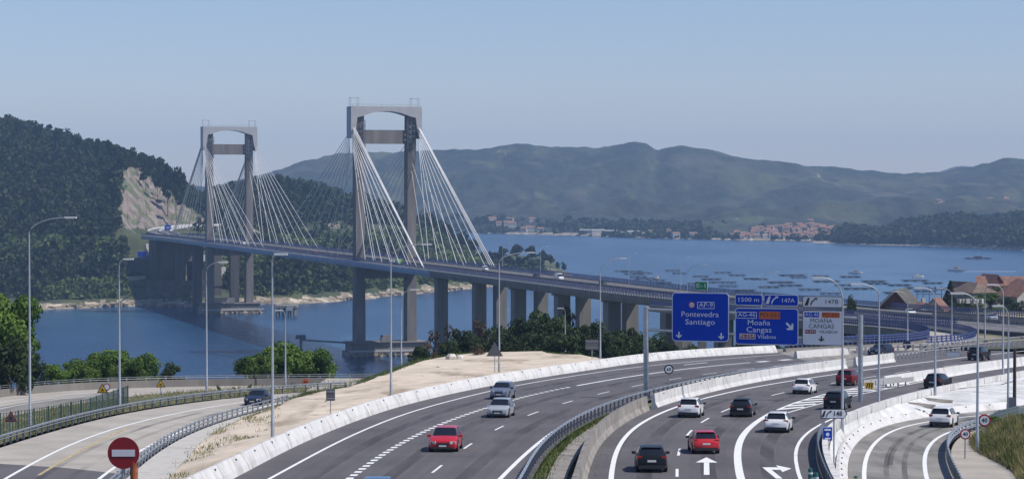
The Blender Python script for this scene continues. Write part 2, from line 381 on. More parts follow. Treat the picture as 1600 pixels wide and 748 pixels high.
def mount_z(u, Y):
    Y0 = 84 * F / (shore(u) - 292); zt = zr(ridge(u), YR)
    if Y <= Y0: return -2
    t = min(1, (Y - Y0) / (YR - Y0)); x = (u - 800) / F * Y
    z = 1.5 + 14 * min(1, t * 5) + (zt - 15) * (t ** 1.45)
    n_ = nz(x + 500, Y * .7, .0016, 1.0, 6)
    z += n_ * 62 * math.sin(math.pi * min(1, t)) ** .8 * min(1, t * 3)
    z -= abs(nz(x, Y * .3, .0035, 1.0, 5)) * 58 * math.sin(math.pi * min(1, t * 1.02)) * min(1, t * 4)
    if Y > YR: z = zt - (Y - YR) * .12
    z += nz(x, Y, .006, 1.0, 5) * 9 * min(1, t * 4) * min(1, (1.02 - t) * 6 + .25)
    if t > .93: z += nz(x, 0, .03, 1, 5) * 4.0 * (t - .93) / .07
    return z
M['mountain'] = layered(layered(layered(layered(layered(mat('mountain_slope', (.010, .017, .011), .95, col2=(.034, .045, .022), scale=.016, bump=10, bscale=.03, detail=12, stretch=(1, .45, 1)), (.008, .013, .009), .06, .48, .58, (1, .4, 1), fac=.7, detail=8), (.085, .085, .045), .0065, .54, .66, (1, .4, 1), fac=.55, detail=12), (.09, .105, .04), .013, .58, .68, (1, .35, 1), fac=.6, detail=10), (.12, .10, .075), .0045, .62, .72, (1, .6, 1), fac=.5, detail=12), (.24, .21, .17), .022, .72, .75, (1, .35, 1), fac=.8, detail=4)
mountain = polar_mesh('mountains', list(range(-400, 2301, 6)), mount_Ys, mount_z, [M['mountain'], M['shore_rock']], lambda u, Y, z: 1 if z < 3 else 0)
polar_mesh('far_mountain', list(range(1300, 2300, 12)), lambda u: [6800, 8000, 9000, 9600], lambda u, Y: (0 if Y < 7000 else zr(np.interp(u, [1300, 1440, 1470, 1485, 1500, 1520, 1560, 1620, 2300], [280, 272, 268, 262, 259, 260, 264, 262, 262]), 9000) * (1 if Y > 8500 else .6)) + (nz(u * 3, Y, .01) * 3 if Y > 7000 else 0), [M['mountain']])
# darker wooded point in front of the mountains
pr = interp_list([(1270, 379), (1300, 372), (1312, 362), (1330, 360), (1350, 364), (1375, 366), (1400, 357), (1420, 352), (1450, 348), (1480, 344), (1510, 344), (1540, 348), (1570, 345), (1600, 341), (1700, 335), (2000, 330), (2300, 335)])
ps = interp_list([(1270, 378), (1310, 379), (1370, 381), (1430, 382), (1500, 384.5), (1600, 389.5), (2300, 404)])
def point_Ys(u):
    Y0 = 84 * F / (ps(u) - 292) - 60; return [Y0 - 30] + list(np.linspace(Y0, Y0 + 420, 24)) + [Y0 + 700]
def point_z(u, Y):
    Y0 = 84 * F / (ps(u) - 292) - 60; 
    if Y < Y0: return -3
    t = min(1, (Y - Y0) / 420); x = (u - 800) / F * Y; zt = max(.5, zr(pr(u), Y0 + 420))
    return max(-3, zt * (t ** .55) + nz(x, Y, .006) * 5 * math.sin(math.pi * min(t, 1))) - (0 if Y - Y0 < 421 else 30) + .4
polar_mesh('wooded_point', list(range(1270, 2301, 5)), point_Ys, point_z, [M['hill'], M['shore_rock']], lambda u, Y, z: 1 if z < 1.5 else 0)

# ------------------------------------------------------------------ motorway: traced lines laid on the road slope
Acurve = trace([(330, 765), (365, 748), (420, 717), (475, 689), (530, 667), (590, 644), (640, 629.5), (741, 606.5), (806, 595), (920, 578), (1000, 565.5), (1055, 559.5), (1120, 555), (1180, 552), (1215, 550.5)], near=30)
Lline1 = trace([(420, 748), (502, 703), (545, 681), (590, 662), (640, 642.5), (666, 635.5), (761, 611), (806, 601.5), (920, 583), (1000, 572), (1120, 561), (1240, 552)], near=20, far=60)
Wide = trace([(545, 748), (590, 713), (640.5, 683), (706, 654), (758.6, 637), (806, 622), (856, 610.5), (920, 598.5), (1000, 585), (1120, 570), (1238, 561)], near=20)
Lane1 = trace([(683, 732), (728, 696), (777, 668), (829.5, 645.5), (884, 628), (939, 613.6), (994, 602), (1050, 591.5), (1105, 583.5), (1164, 576.5), (1219.5, 570.5), (1276, 565), (1330, 560)], near=30)
Rline1 = trace([(782, 747), (820, 708), (864, 673), (905, 648), (960, 626), (1020, 609), (1080, 596), (1150, 584.5), (1220, 575.5), (1290, 567.5)], near=20, far=40)
Crail = trace([(822, 748), (835, 720), (856, 696), (895, 668), (935, 648), (978, 633), (1020, 621), (1060, 611), (1120, 597.5), (1200, 585), (1285, 573)], near=18)
Bwall = trace([(918, 748), (924, 720), (940, 688), (970, 664), (1000, 646.5), (1034, 632), (1100, 614.5), (1160, 600.5), (1220, 589.5), (1296, 579), (1356, 570.5), (1400, 565)], near=18)
Lline2 = trace([(955, 748), (956.5, 716), (973, 682), (1000.5, 658.5), (1056, 634), (1101, 621), (1176, 604), (1252, 592), (1300, 585), (1356, 577), (1413, 569.5), (1500, 558.5), (1600, 548)], near=25, far=20)
Lane2 = trace([(1058, 738), (1057, 706), (1072, 676), (1097, 656), (1130, 640.4), (1170, 627), (1210, 615), (1260, 605), (1308.6, 596.5), (1359, 589), (1407, 581), (1500, 569), (1600, 557)], near=25)
GoreL = trace([(1158, 748), (1149, 718), (1155, 681), (1172, 664), (1195, 649.5), (1219, 636), (1255, 623.5), (1299.5, 612), (1339.6, 604.8), (1362, 601.5)], near=20)
GoreR = trace([(1199, 654), (1234, 642.8), (1268, 633), (1291, 627), (1322.7, 620.6), (1345, 615), (1400, 604), (1446, 595), (1487.6, 587), (1540, 578.5), (1600, 571)], far=20)
Eline = trace([(1251, 748), (1240, 721), (1241, 697), (1255, 675.6), (1298, 653), (1345, 636.5), (1400, 623.5), (1451, 613), (1500, 605), (1600, 592)], near=20, far=20)
W1 = trace([(1303, 748), (1291, 728), (1284, 708), (1281, 687), (1284, 670), (1296, 656), (1328, 640.5), (1366, 628), (1416, 614), (1451, 605.5), (1491, 598), (1541.5, 588.5), (1600, 578)], -.5, near=22, far=30)
for q in W1: q.z = P(q.y)
Dwall = trace([(1387, 603), (1420, 598), (1451, 592.7), (1491, 586.5), (1541.5, 578.5), (1600, 570.5)], far=25)
RO = 1.2
RL = trace([(1350.6, 748), (1348, 723), (1358, 698), (1380.7, 675.6), (1416, 660.5), (1453.6, 654), (1510, 649), (1600, 643)], RO, near=25, far=20)
RR = trace([(1448.5, 748), (1441, 723), (1444.8, 700.7), (1461, 680.6), (1486, 668), (1524, 660.5), (1566.6, 655.5), (1620, 650)], RO, near=25, far=20)
RLk = trace([(1326, 748), (1322, 726), (1327, 706), (1340.5, 685.6), (1365.6, 668), (1403, 656.7), (1453.6, 648), (1510, 643.5), (1600, 637)], RO, near=25, far=20)
RRk = trace([(1492, 748), (1478, 722), (1475, 702), (1482, 687), (1502, 673), (1535, 663), (1580, 657), (1640, 652)], RO, near=25, far=20)
LLr = trace([(0, 697), (75, 673), (126, 660), (176, 647), (251, 634), (327, 624), (400, 616.5), (440, 612), (490, 609.5), (540, 608)], 1.2, near=35, far=0)
LLl = trace([(7.5, 748), (50, 723), (100.5, 697), (151, 677), (213.6, 658), (301.5, 639), (387, 626), (440, 619), (511, 612.5)], 1.2, near=30, far=12)
Lyel = trace([(60, 742), (78, 731), (126, 702), (163, 683), (201, 668)], 1.2)
LRl = trace([(154.5, 748), (176, 730), (221, 701), (255, 684), (305, 664), (355, 648), (400, 637), (440, 629)], 1.2, near=30)
LRr = trace([(190, 752), (222, 724), (253, 699), (303, 673), (354, 655), (400, 643), (434, 634)], 1.2, near=30, far=4)
BK = trace([(-120, 690), (0, 652), (60, 640), (130, 628), (200, 618), (300, 609), (400, 606), (520, 604.5)], 2.5, far=8)    # near kerb of the back road
BF = trace([(-120, 640), (0, 619), (60, 612), (130, 607), (250, 603.5), (400, 601.5), (540, 600.5)], 2.5, far=8)

def smooth_side(fn, pts):
    return pts
def loft(name, left_, right_, y0, y1, material, step=3, zoff=0, zl=None, zr_=None, cross=1, bump=0, kind='structure'):
    V = []; Ys = np.arange(y0, y1 + step, step); n = cross + 1
    for Y in Ys:
        a = fx(left_, Y) if not callable(left_) else left_(Y); b = fx(right_, Y) if not callable(right_) else right_(Y)
        za = P(Y) - (zl if zl is not None else 0) + zoff; zb = P(Y) - (zr_ if zr_ is not None else 0) + zoff
        for k in range(n):
            t = k / cross; x = a + (b - a) * t; z = za + (zb - za) * t
            if bump and 0 < k < cross: z += nz(x, Y, .12) * bump
            V.append((x, Y, z))
    Q = [(i * n + k, i * n + k + 1, (i + 1) * n + k + 1, (i + 1) * n + k) for i in range(len(Ys) - 1) for k in range(cross)]
    o = npmesh(name, V, Q, M[material] if isinstance(material, str) else material, smooth=bool(bump))
    return tag(o, kind=kind) if kind else o
def shx(path, d): q = shift(path, d); return q
ymaxA = Acurve[-1].y
# the two carriageways
loft('road', Acurve, shift(Crail, .35), 104, 336, 'asphalt')
far_l = trace([(1215, 551), (1300, 546), (1400, 541), (1500, 537), (1640, 532)], far=20)
far_r = trace([(1296, 572), (1400, 558.5), (1500, 551), (1640, 541.5)], far=20)
loft('road', lambda Y: fx(far_l, Y) , lambda Y: fx(far_r, Y), 337, 392, 'asphalt')
loft('road', Bwall, W1, 104, 322, 'asphalt')
loft('ramp', RLk, RRk, 106, 262, 'old_asphalt')
loft('ramp', shift(LLr, .3), shift(LRr, -.2), 108, 266, 'concrete_road', zl=1.2, zr_=1.2)
bpy.data.objects['ramp'].location.z = 0
for o in bpy.data.objects:
    if o.name == 'ramp': o.location.z = -RO
# back road, a ribbon
def ribbon(name, ctr, width, material, kind='structure', dz=0, n=1):
    V = []; A = shift(ctr, -width / 2, dz); Bb = shift(ctr, width / 2, dz)
    for a, b in zip(A, Bb): V += [tuple(a), tuple(b)]
    Q = [(2 * i, 2 * i + 1, 2 * i + 3, 2 * i + 2) for i in range(len(A) - 1)]
    o = npmesh(name, V, Q, M[material]); return tag(o, kind=kind) if kind else o
def between(name, A, Bb, n, material, zo=0, cross=1, bump=0):
    A = resample(A, 1); Bb = resample(Bb, 1); V = []
    for i in range(n):
        a = A[int(i * (len(A) - 1) / (n - 1))]; b = Bb[int(i * (len(Bb) - 1) / (n - 1))]
        for k in range(cross + 1):
            q = a.lerp(b, k / cross); z = q.z + zo + (nz(q.x, q.y, .12) * bump if 0 < k < cross else 0); V.append((q.x, q.y, z))
    m_ = cross + 1
    Q = [(i * m_ + k, i * m_ + k + 1, (i + 1) * m_ + k + 1, (i + 1) * m_ + k) for i in range(n - 1) for k in range(cross)]
    return tag(npmesh(name, V, Q, M[material], smooth=bool(bump)), kind='structure')
between('road', BF, BK, 80, 'concrete_road')
BKl = trace([(-120, 672), (0, 636), (60, 627), (130, 617), (200, 612)], 2.5); BFl = trace([(-120, 655), (0, 626), (60, 619), (130, 612.5), (220, 608)], 2.5)
between('road_surface', trace([(-120, 665), (0, 634), (60, 624), (130, 616), (180, 612)], 2.5), trace([(-120, 700), (0, 648), (60, 637), (130, 626), (190, 618)], 2.5), 60, 'old_asphalt', zo=.006)
# dark resurfaced patch at the foot of the left ramp
between('resurfaced_patch', [on(-30, 722, 1.2), on(100, 730, 1.2), on(212, 742, 1.2)], [on(-30, 790, 1.2), on(60, 790, 1.2), on(180, 790, 1.2)], 24, 'asphalt', zo=.005)
# verges and embankments
between('grass_verge', [p for p in shift(LLr, -.35)], shift(BK, 0, 0), 90, 'scrub_ground', cross=6, bump=.25)
for p in BK: pass
edge = [(446, 626), (500, 611), (545, 604), (570, 596), (590, 589), (610, 582), (632, 573), (660, 563), (690, 557.5), (730, 552), (780, 549), (840, 549), (880, 553), (905, 557), (940, 563.5), (985, 564)]
def taper(path, w_, y_end, L):
    out = []
    for i, p in enumerate(path):
        t = path[min(i + 1, len(path) - 1)] - path[max(i - 1, 0)]; t = Vector((t.x, t.y, 0)).normalized(); k = min(1, max(0, (y_end - p.y) / L))
        out.append(p + Vector((t.y, -t.x, 0)) * (.15 + (w_ - .15) * k))
    return out
LRc = [q for q in LRr if q.y < 214]
sandL = taper(LRc, 2.6, 214, 60)
top_edge = [on(x, y, .9 if x < 560 else .5) for x, y in edge]
outl = sandL + top_edge[0:]
Aout = shift(Acurve, -.75)
# sand: from the outline to the barrier, matched by arc position
sideA = [q for q in Aout if q.y >= outl[0].y - 2 and q.y < 306]
between('embankment', resample(outl, 2), sideA, 150, 'sand', zo=-.02, cross=26, bump=.35)
gut = shift(LRc, .1); gut2 = taper(LRc, 2.75, 214, 60)
between('gutter', gut, [q + Vector((0, 0, -.0)) for q in gut2], 80, 'gutter', zo=.03)
dr1 = taper(LRc, 2.75, 214, 60); dr2 = taper(LRc, 6.4, 216, 90)
# steep outer bank of the embankment
oe = resample(top_edge, 3)
between('embankment', [q + Vector((-6, 16, -9)) for q in oe], [q + Vector((0, 0, -.02)) for q in oe], 60, 'scrub_ground', cross=6, bump=.5)
# median: verge, concrete strip, ditch
loft('median', shift(Crail, .34), shift(Bwall, -.3), 104, 216, 'scrub_ground', zoff=-.25, cross=6, bump=.15, step=2)
loft('median', shift(Crail, .3), shift(Bwall, -.3), 216, 330, 'old_concrete', zoff=-.02, step=2)
tag(MB().sweep([(1.15, -.3), (1.15, .04), (2.25, .04), (2.25, -.3)], clip(Crail, 104, 178)).build('concrete_kerb', M['old_concrete']), kind='structure')
# limed slope between exit lane wall and lower ramp
loft('slope', shift(W1, .5), lambda Y: fx(RLk, Y) - .8, 106, 262, 'slope_white', zl=.1, zr_=RO - .45, cross=12, bump=.4, step=1.5)
loft('verge', lambda Y: fx(RRk, Y) + .3, lambda Y: fx(RRk, Y) + 6, 106, 250, 'concrete_road', zl=RO - .05, zr_=RO - .05, cross=1)

# ------------------------------------------------------------------ painted lines (flush sheets 12 mm above the asphalt)
def stripe(path, width, y0=0, y1=1e9, dash=None, phase=0, dz=.012, mb=None):
    p = resample([q for q in path if y0 <= q.y <= y1], .5 if dash else 2)
    mb = mb or MB(); A = shift(p, -width / 2, dz); Bb = shift(p, width / 2, dz)
    if not dash:
        for i in range(len(p) - 1): mb.add([A[i], Bb[i], Bb[i + 1], A[i + 1]], [(0, 1, 2, 3)])
    else:
        on_, per = int(dash[0] / .5), dash[1] / .5; s = phase / .5
        while s + on_ < len(p):
            i = int(s)
            mb.add([A[i], Bb[i], Bb[i + on_], A[i + on_]], [(0, 1, 2, 3)]); s += per
    return mb
mk = MB()
stripe(Lline1, .22, mb=mk); stripe(Wide, .42, 0, 226, (1.0, 2.0), mb=mk); stripe(Wide, .34, 226, 283, mb=mk)
stripe(Wide, .9, 284, 312, (3, 6.5), mb=mk); stripe(Rline1, .28, 0, 400, mb=mk)
stripe(Lline2, .3, mb=mk)
def dashes(path, pxs, ln, wd, mb, off=0):
    for (x, y) in pxs:
        Y = on(x, y, off).y; a = [q for q in resample(path, .5) if Y - ln / 2 - .3 <= q.y <= Y + ln / 2 + .3]
        if len(a) > 1: stripe(a, wd, mb=mb)
dashes(Lane1, [(683, 732), (728, 696), (777, 668), (829.5, 645.5), (884, 628), (939, 613.6), (994, 602), (1050, 591.5), (1105, 583.5), (1164, 576.5), (1219.5, 570.5), (1276, 565)], 4.6, .15, mk)
dashes(Lane2, [(1058, 738), (1057, 706), (1072, 676), (1097, 656), (1130, 640.4), (1210, 615), (1308.6, 596.5), (1359, 589), (1407, 581), (1480, 571)], 5.2, .17, mk)
dashes(trace([(1040, 573), (1084, 568), (1140, 562.5), (1200, 557)]), [(1084, 568)], 7, .3, mk)
stripe(GoreL, .46, 0, 187, mb=mk); stripe(GoreL, .25, 187, 250, mb=mk); stripe(GoreR, .2, mb=mk)
stripe(Eline, .22, mb=mk)
for Y in np.arange(189, 232, 4.3):        # hatching of the gore
    a = fx(GoreL, Y) + .2; b = fx(GoreR, Y + 3.4) - .15; d = b - a
    if d > .4:
        mk.add([(a, Y, P(Y) + .012), (a, Y + 1.4, P(Y + 1.4) + .012), (b, Y + 4.6, P(Y + 4.6) + .012), (b, Y + 3.2, P(Y + 3.2) + .012)], [(3, 2, 1, 0)])
def arrow(px, py, rz, poly, sc_=1.0, off=0, mb=mk):
    c = on(px, py, off); cs, sn = math.cos(rz - math.pi / 2), math.sin(rz - math.pi / 2); vs = []
    for (a, b) in poly:
        x = c.x + (a * cs - b * sn) * sc_; y = c.y + (a * sn + b * cs) * sc_; vs.append((x, y, P(y) - off + .014))
    return vs
hd = heading(Lane2, 132)
v = arrow(1104, 727, R(85.2), [(-.16, -6.0), (.16, -6.0), (.16, 2.6), (.66, 2.2), (0, 6.0), (-.66, 2.2), (-.16, 2.6)], 1.0)
mk.add(v, [(0, 1, 2, 6), (3, 4, 5)])
v = arrow(1211, 736, R(87), [(-.25, -5), (.15, -5), (-.15, 1.2), (.45, 1.2), (.45, -.4), (1.2, 2.2), (.35, 4.6), (.4, 3.0), (-.65, 3.0)], .9)
mk.add(v, [(0, 1, 2, 8), (2, 3, 7, 8), (4, 5, 6)])
stripe(far_l, .2, mb=mk) if False else None
tag(mk.build('road_markings', M['paint']), kind='structure')
mk = MB(); stripe(RL, .28, mb=mk); stripe(RR, .28, mb=mk); stripe(LLl, .25, mb=mk); stripe(LRl, .25, 0, 232, mb=mk)
stripe(BKl, .2, mb=mk, dz=.02); stripe(BFl, .2, mb=mk, dz=.02)
tag(mk.build('road_markings', M['paint']), kind='structure')
tag(stripe(Lyel, .22).build('road_markings', M['yellow_paint']), kind='structure')

# ------------------------------------------------------------------ concrete walls
JERSEY = [(-.34, -.3), (-.34, .08), (-.15, .33), (-.09, .95), (.09, .95), (.15, .33), (.34, .08), (.34, -.3)]
def wall(name, path, prof, material, label, cat, side=0, dz=0, group=None, extra=None):
    c = path[len(path) // 2]
    o = MB().sweep(prof, shift(path, side, dz)).build(name, M[material], origin=(c.x, c.y, c.z)); tag(o, label, cat, group)
    return o
bigj = [(-.75, -.5), (-.75, .95), (-.48, 1.0), (-.12, .35), (0, .0), (0, -.5)]
wa = wall('concrete_barrier', clip(Acurve, 104, ymaxA), bigj, 'white_wall', 'long white concrete barrier curving between the sandy bank and the oncoming carriageway', 'barrier')
def studs(parent, path, side, up, step, y0, y1, size=(.2, .12, .1), name='drain_hole', m='dark_steel', maxn=60):
    p = shift(resample(clip(path, y0, y1), step), side, up)[:maxn]; first = None
    for q in p:
        if first is None:
            first = MB().box((0, 0, 0), size).build(name, M[m], parent); o = first
        else:
            o = first.copy(); link(o, parent)
        o.location = q - parent.location
studs(wa, Acurve, -.4, .82, 6.5, 110, 300)
tj = [(-.3, -.4), (-.2, 1.1), (.05, 1.15), (.12, .4), (.32, .02), (.32, -.4)]
wall('concrete_barrier', shift(clip(Bwall, 104, 189.8), 0), [(a - .32, b + .05) for a, b in tj], 'old_concrete', 'weathered grey concrete wall curving beside the grassy median', 'barrier')
wb = wall('concrete_barrier', clip(Bwall, 190.1, 268), [(a - .32, b) for a, b in tj], 'white_wall', 'white concrete median barrier running under the overhead signs', 'barrier')
studs(wb, Bwall, -.15, 1.0, 18, 195, 260, (.1, .1, .12), 'reflector', 'steel')
wall('concrete_barrier', clip(Bwall, 269, 310), [(a - .32, b) for a, b in tj], 'white_wall', 'pale median barrier section with an open rail past the maroon car', 'barrier')
wall('concrete_barrier', clip(Dwall, 150, 400), [(-.1, -.4), (-.1, .95), (.25, 1.0), (.45, .3), (.6, 0), (.6, -.4)], 'white_wall', 'white concrete barrier behind the yellow crash cushion splitting the exit lane', 'barrier', side=-.6)
lw = wall('retaining_wall', clip(W1, 104, 345), [(0, -.3), (.03, .5), (.40, .5), (.46, -1.2), (.02, -1.2)], 'white_wall', 'white retaining wall along the outside of the exit lane', 'wall')
wl = wall('kerb_wall', [Vector((q.x, q.y, q.z)) for q in clip(RLk, 106, 262)], [(-.75, -.6), (-.75, .55), (-.55, .6), (-.3, .3), (-.02, .04), (-.02, -.6)], 'white_wall', 'low white wall with drain holes beside the lower concrete ramp', 'wall')
studs(wl, RLk, -.45, .48, 4.2, 128, 250, (.16, .1, .1), 'drain_hole', 'dark_steel', 50)
wc = wall('concrete_wall', BF, [(-.2, -1.5), (-.2, .85), (.1, .85), (.15, -1.5)], 'pier', 'long plain concrete parapet beyond the back road in front of the trees', 'wall')
# steel handrail on it
def rail(name, path, label, cat, post_step=2, h=.75, beams=((.62, .31, .04),), round_=None, material='steel', post=(.1, .1), dz=0, group=None, side=0, maxpost=100, postmat=None, beam_side=.06):
    path = shift(path, side, dz); c = path[len(path) // 2]; root = empty(name, c, 0, label, cat, group)
    for (z, hgt, t) in beams:
        MB().sweep([(beam_side - t, z - hgt / 2), (beam_side, z - hgt / 4), (beam_side + t, z - hgt / 4 + .02), (beam_side, z), (beam_side + t, z + hgt / 4), (beam_side, z + hgt / 4 + .02), (beam_side - t, z + hgt / 2)], path).build('guard_beam' if hgt > .15 else 'handrail', M[material], root, origin=c).location = (0, 0, 0)
    pp = resample(path, post_step); n = min(len(pp), maxpost); f = None
    for q in pp[:n]:
        if f is None: f = MB().box((0, 0, h / 2), (post[0], post[1], h)).build('post', M[postmat or material], root); o = f
        else: o = f.copy(); link(o, root)
        o.location = q - c
    if len(pp) > n:
        mb = MB()
        for q in pp[n:]: mb.box(q + Vector((0, 0, h / 2)) - c, (post[0], post[1], h))
        tag(mb.build('posts', M[postmat or material], root), kind='stuff')
    return root
rail('parapet_railing', shift(resample(BF, 2), -.05, .85), 'thin steel handrail on top of the concrete parapet by the trees', 'railing', 2.5, .45, ((.42, .06, .03), (.2, .05, .02)), material='pole')
rail('guard_rail', clip(Crail, 104, 300), 'galvanised guard rail with dense dark posts between the oncoming lanes and the median', 'guard rail', 2.0, .85, ((.75, .2, .05),), postmat='dark_steel', post=(.14, .16))
rail('guard_rail', clip(LLr, 100, 300), 'long double guard rail on the outer side of the pale ramp', 'guard rail', 1.9, .8, ((.74, .18, .05), (.5, .1, .04)), postmat='dark_steel', post=(.14, .14), material='steel')
rail('guard_rail', clip(LRr, 96, 300), 'guard rail with open posts beside the white gutter of the ramp', 'guard rail', 2.0, .85, ((.75, .12, .05), (.45, .12, .04)), post=(.12, .14))
rail('guard_rail', clip(RRk, 106, 215), 'dark curved guard rail on the outer edge of the lower ramp', 'guard rail', 1.8, .85, ((.7, .3, .06), (.35, .3, .05)), postmat='dark_steel', post=(.12, .14), dz=0)
rail('guard_rail', shift(clip(W1, 104, 165), -.3), 'dark steel guard rail curving along the foot of the exit lane wall', 'guard rail', 2, .8, ((.65, .32, .05), (.3, .3, .05)), material='dark_steel')
rail('guard_rail', trace([(1400, 562), (1450, 556), (1500, 551)]), 'short open rail with pale posts beyond the median barrier end', 'guard rail', 1.6, .8, ((.7, .12, .05),), post=(.2, .2), material='light_steel')
rail('guard_rail', trace([(1253, 557), (1290, 555), (1340, 552.5), (1400, 549), (1460, 545)]), 'open rail with white posts on the splitter between the merging lanes', 'guard rail', 2.2, .95, ((.85, .14, .06),), post=(.25, .25), material='light_steel')
rail('guard_rail', trace([(1440, 553), (1500, 547), (1560, 541), (1600, 538)]), 'pale post railing behind the grey direction board', 'guard rail', 2.2, 1.3, ((1.2, .14, .06), (.7, .14, .06)), post=(.25, .25), material='light_steel')
wall('concrete_barrier', trace([(1243, 559), (1290, 555.5), (1325, 553)]), [(-.3, -.2), (-.15, .9), (.15, .9), (.3, -.2)], 'white_wall', 'short white concrete splitter nose where the hairpin ramp joins', 'barrier')

# worn wheel tracks, joints and repairs in the road surface
def wear_material(name, col, amount, sc_=.5):
    m = bpy.data.materials.new(name); m.use_nodes = True; n = m.node_tree; b = n.nodes['Principled BSDF']; b.inputs['Base Color'].default_value = (*col, 1); b.inputs['Roughness'].default_value = .75
    tc = n.nodes.new('ShaderNodeTexCoord'); mp = n.nodes.new('ShaderNodeMapping'); mp.inputs['Scale'].default_value = (1, .07, 1); n.links.new(tc.outputs['Object'], mp.inputs[0])
    t = n.nodes.new('ShaderNodeTexNoise'); t.inputs['Scale'].default_value = sc_; t.inputs['Detail'].default_value = 8; n.links.new(mp.outputs[0], t.inputs['Vector'])
    r = n.nodes.new('ShaderNodeMapRange'); r.inputs[1].default_value = .35; r.inputs[2].default_value = .65; r.inputs[4].default_value = amount; n.links.new(t.outputs['Fac'], r.inputs[0])
    tr = n.nodes.new('ShaderNodeBsdfTransparent'); mx = n.nodes.new('ShaderNodeMixShader'); n.links.new(r.outputs[0], mx.inputs[0]); n.links.new(tr.outputs[0], mx.inputs[1]); n.links.new(b.outputs[0], mx.inputs[2]); n.links.new(mx.outputs[0], n.nodes['Material Output'].inputs[0]); return m
M['wear'] = wear_material('oil_darkened_asphalt', (.05, .048, .05), .38, .7); M['polish'] = wear_material('polished_asphalt', (.15, .145, .15), .22, 1.0); M['skid'] = wear_material('tyre_marks', (.06, .057, .055), .42, .5)
def mid(A, Bq, t, y0, y1): return [Vector((fx(A, Y) * (1 - t) + fx(Bq, Y) * t, Y, P(Y))) for Y in np.arange(y0, y1, 2.5)]
wm = MB(); pm_ = MB()
for A, Bq, y0, y1 in ((Lline1, Wide, 108, 300), (Wide, Lane1, 108, 310), (Lane1, Rline1, 108, 330), (Lline2, Lane2, 108, 300), (Lane2, GoreL, 108, 245), (GoreL, Eline, 108, 185)):
    stripe(mid(A, Bq, .5, y0, y1), .9, mb=wm, dz=.006)
    for t in (.27, .73): stripe(mid(A, Bq, t, y0, y1), .6, mb=pm_, dz=.006)
tag(wm.build('oil_stains', M['wear']), kind='structure'); tag(pm_.build('wheel_tracks', M['polish']), kind='structure')
sk = MB()
for t, a_, b_ in ((.36, 112, 200), (.66, 118, 188), (.42, 150, 215)):
    stripe([Vector((q.x, q.y, q.z - RO)) for q in mid(RL, RR, t, a_, b_)], .35, mb=sk, dz=.010)
stripe([Vector((q.x, q.y, q.z - 1.2)) for q in mid(LLl, LRl, .35, 112, 205)], .5, mb=sk, dz=.010); stripe([Vector((q.x, q.y, q.z - 1.2)) for q in mid(LLl, LRl, .68, 112, 205)], .5, mb=sk, dz=.010)
tag(sk.build('tyre_marks', M['skid']), kind='structure')
jn = MB(); stripe(mid(Wide, Lane1, .93, 108, 260), .07, mb=jn, dz=.009); stripe(mid(Lline2, Lane2, .06, 108, 260), .06, mb=jn, dz=.009)
for (px, py, w_) in ((620, 712, 9), (560, 700, 7), (900, 640, 11), (1090, 662, 8), (1130, 700, 7)):
    c_ = on(px, py, 0); jn.add([(c_.x - w_ / 2, c_.y, P(c_.y) + .009), (c_.x + w_ / 2, c_.y - .5, P(c_.y - .5) + .009), (c_.x + w_ / 2, c_.y - .38, P(c_.y - .38) + .009), (c_.x - w_ / 2, c_.y + .12, P(c_.y + .12) + .009)], [(0, 1, 2, 3)])
tag(jn.build('surface_joints', M['skid']), kind='structure')
# culvert heads set into the limed slope
for (px, py, lab) in ((1432, 634, 'dark culvert opening in the limed slope above the white estate car'), (1460, 627, 'small dark drain opening beside a lamp post on the limed slope'), (1512, 612, 'wide dark culvert opening high on the limed slope near the thick lamp post')):
    q = on(px, py, .45); o = MB().add([(-1.7, 0, -.3), (1.1, -1.8, -.5), (1.5, -1.2, .25), (-1.0, .6, .35), (-1.7, .5, -.6), (1.1, -1.2, -.8)], [(0, 1, 2, 3), (0, 4, 5, 1)]).build('culvert', M['old_concrete']); o.location = q; tag(o, lab, 'culvert')
# rough debris on the sandy bank
M['stone'] = mat('pale_stone', (.5, .47, .42), .9, var=.2, scale=2)
def rock(px, py, s, label=None, grp=None, off=.25):
    q = on(px, py, off); r2 = random.Random(int(px * 7 + py)); mb = MB(); pts_ = []
    for k in range(3):
        for j in range(7):
            a = 6.283 * j / 7; rr = (1, .95, .5)[k] * (.75 + .5 * r2.random()); pts_.append((math.cos(a) * rr * s, math.sin(a) * rr * s, (-.2, .35, .75)[k] * s))
    mb.add(pts_, [(k * 7 + j, k * 7 + (j + 1) % 7, (k + 1) * 7 + (j + 1) % 7, (k + 1) * 7 + j) for k in range(2) for j in range(7)] + [tuple(14 + j for j in range(7))]); o = mb.build('rock', M['stone']); o.location = q; tag(o, label or 'small stone lying on the sandy bank', 'rock', grp or 'stones on the sandy bank')
rock(705, 559, .75, 'pale boulder at the back edge of the sandy bank, larger of the two', 'pale boulders at the bank edge'); rock(717, 559, .6, 'pale boulder at the back edge of the sandy bank, smaller of the two', 'pale boulders at the bank edge')
rs = random.Random(2)
for _ in range(46):
    u = rs.uniform(330, 900); y = rs.uniform(560, 735); q = on(u, y, .3)
    if q.x < fx(Acurve, q.y) - 1.6 and q.x > (fx(LRr, q.y) + 3.5 if q.y < 216 else -18) and q.y < 292: rock(u, y, .10 + .14 * rs.random())

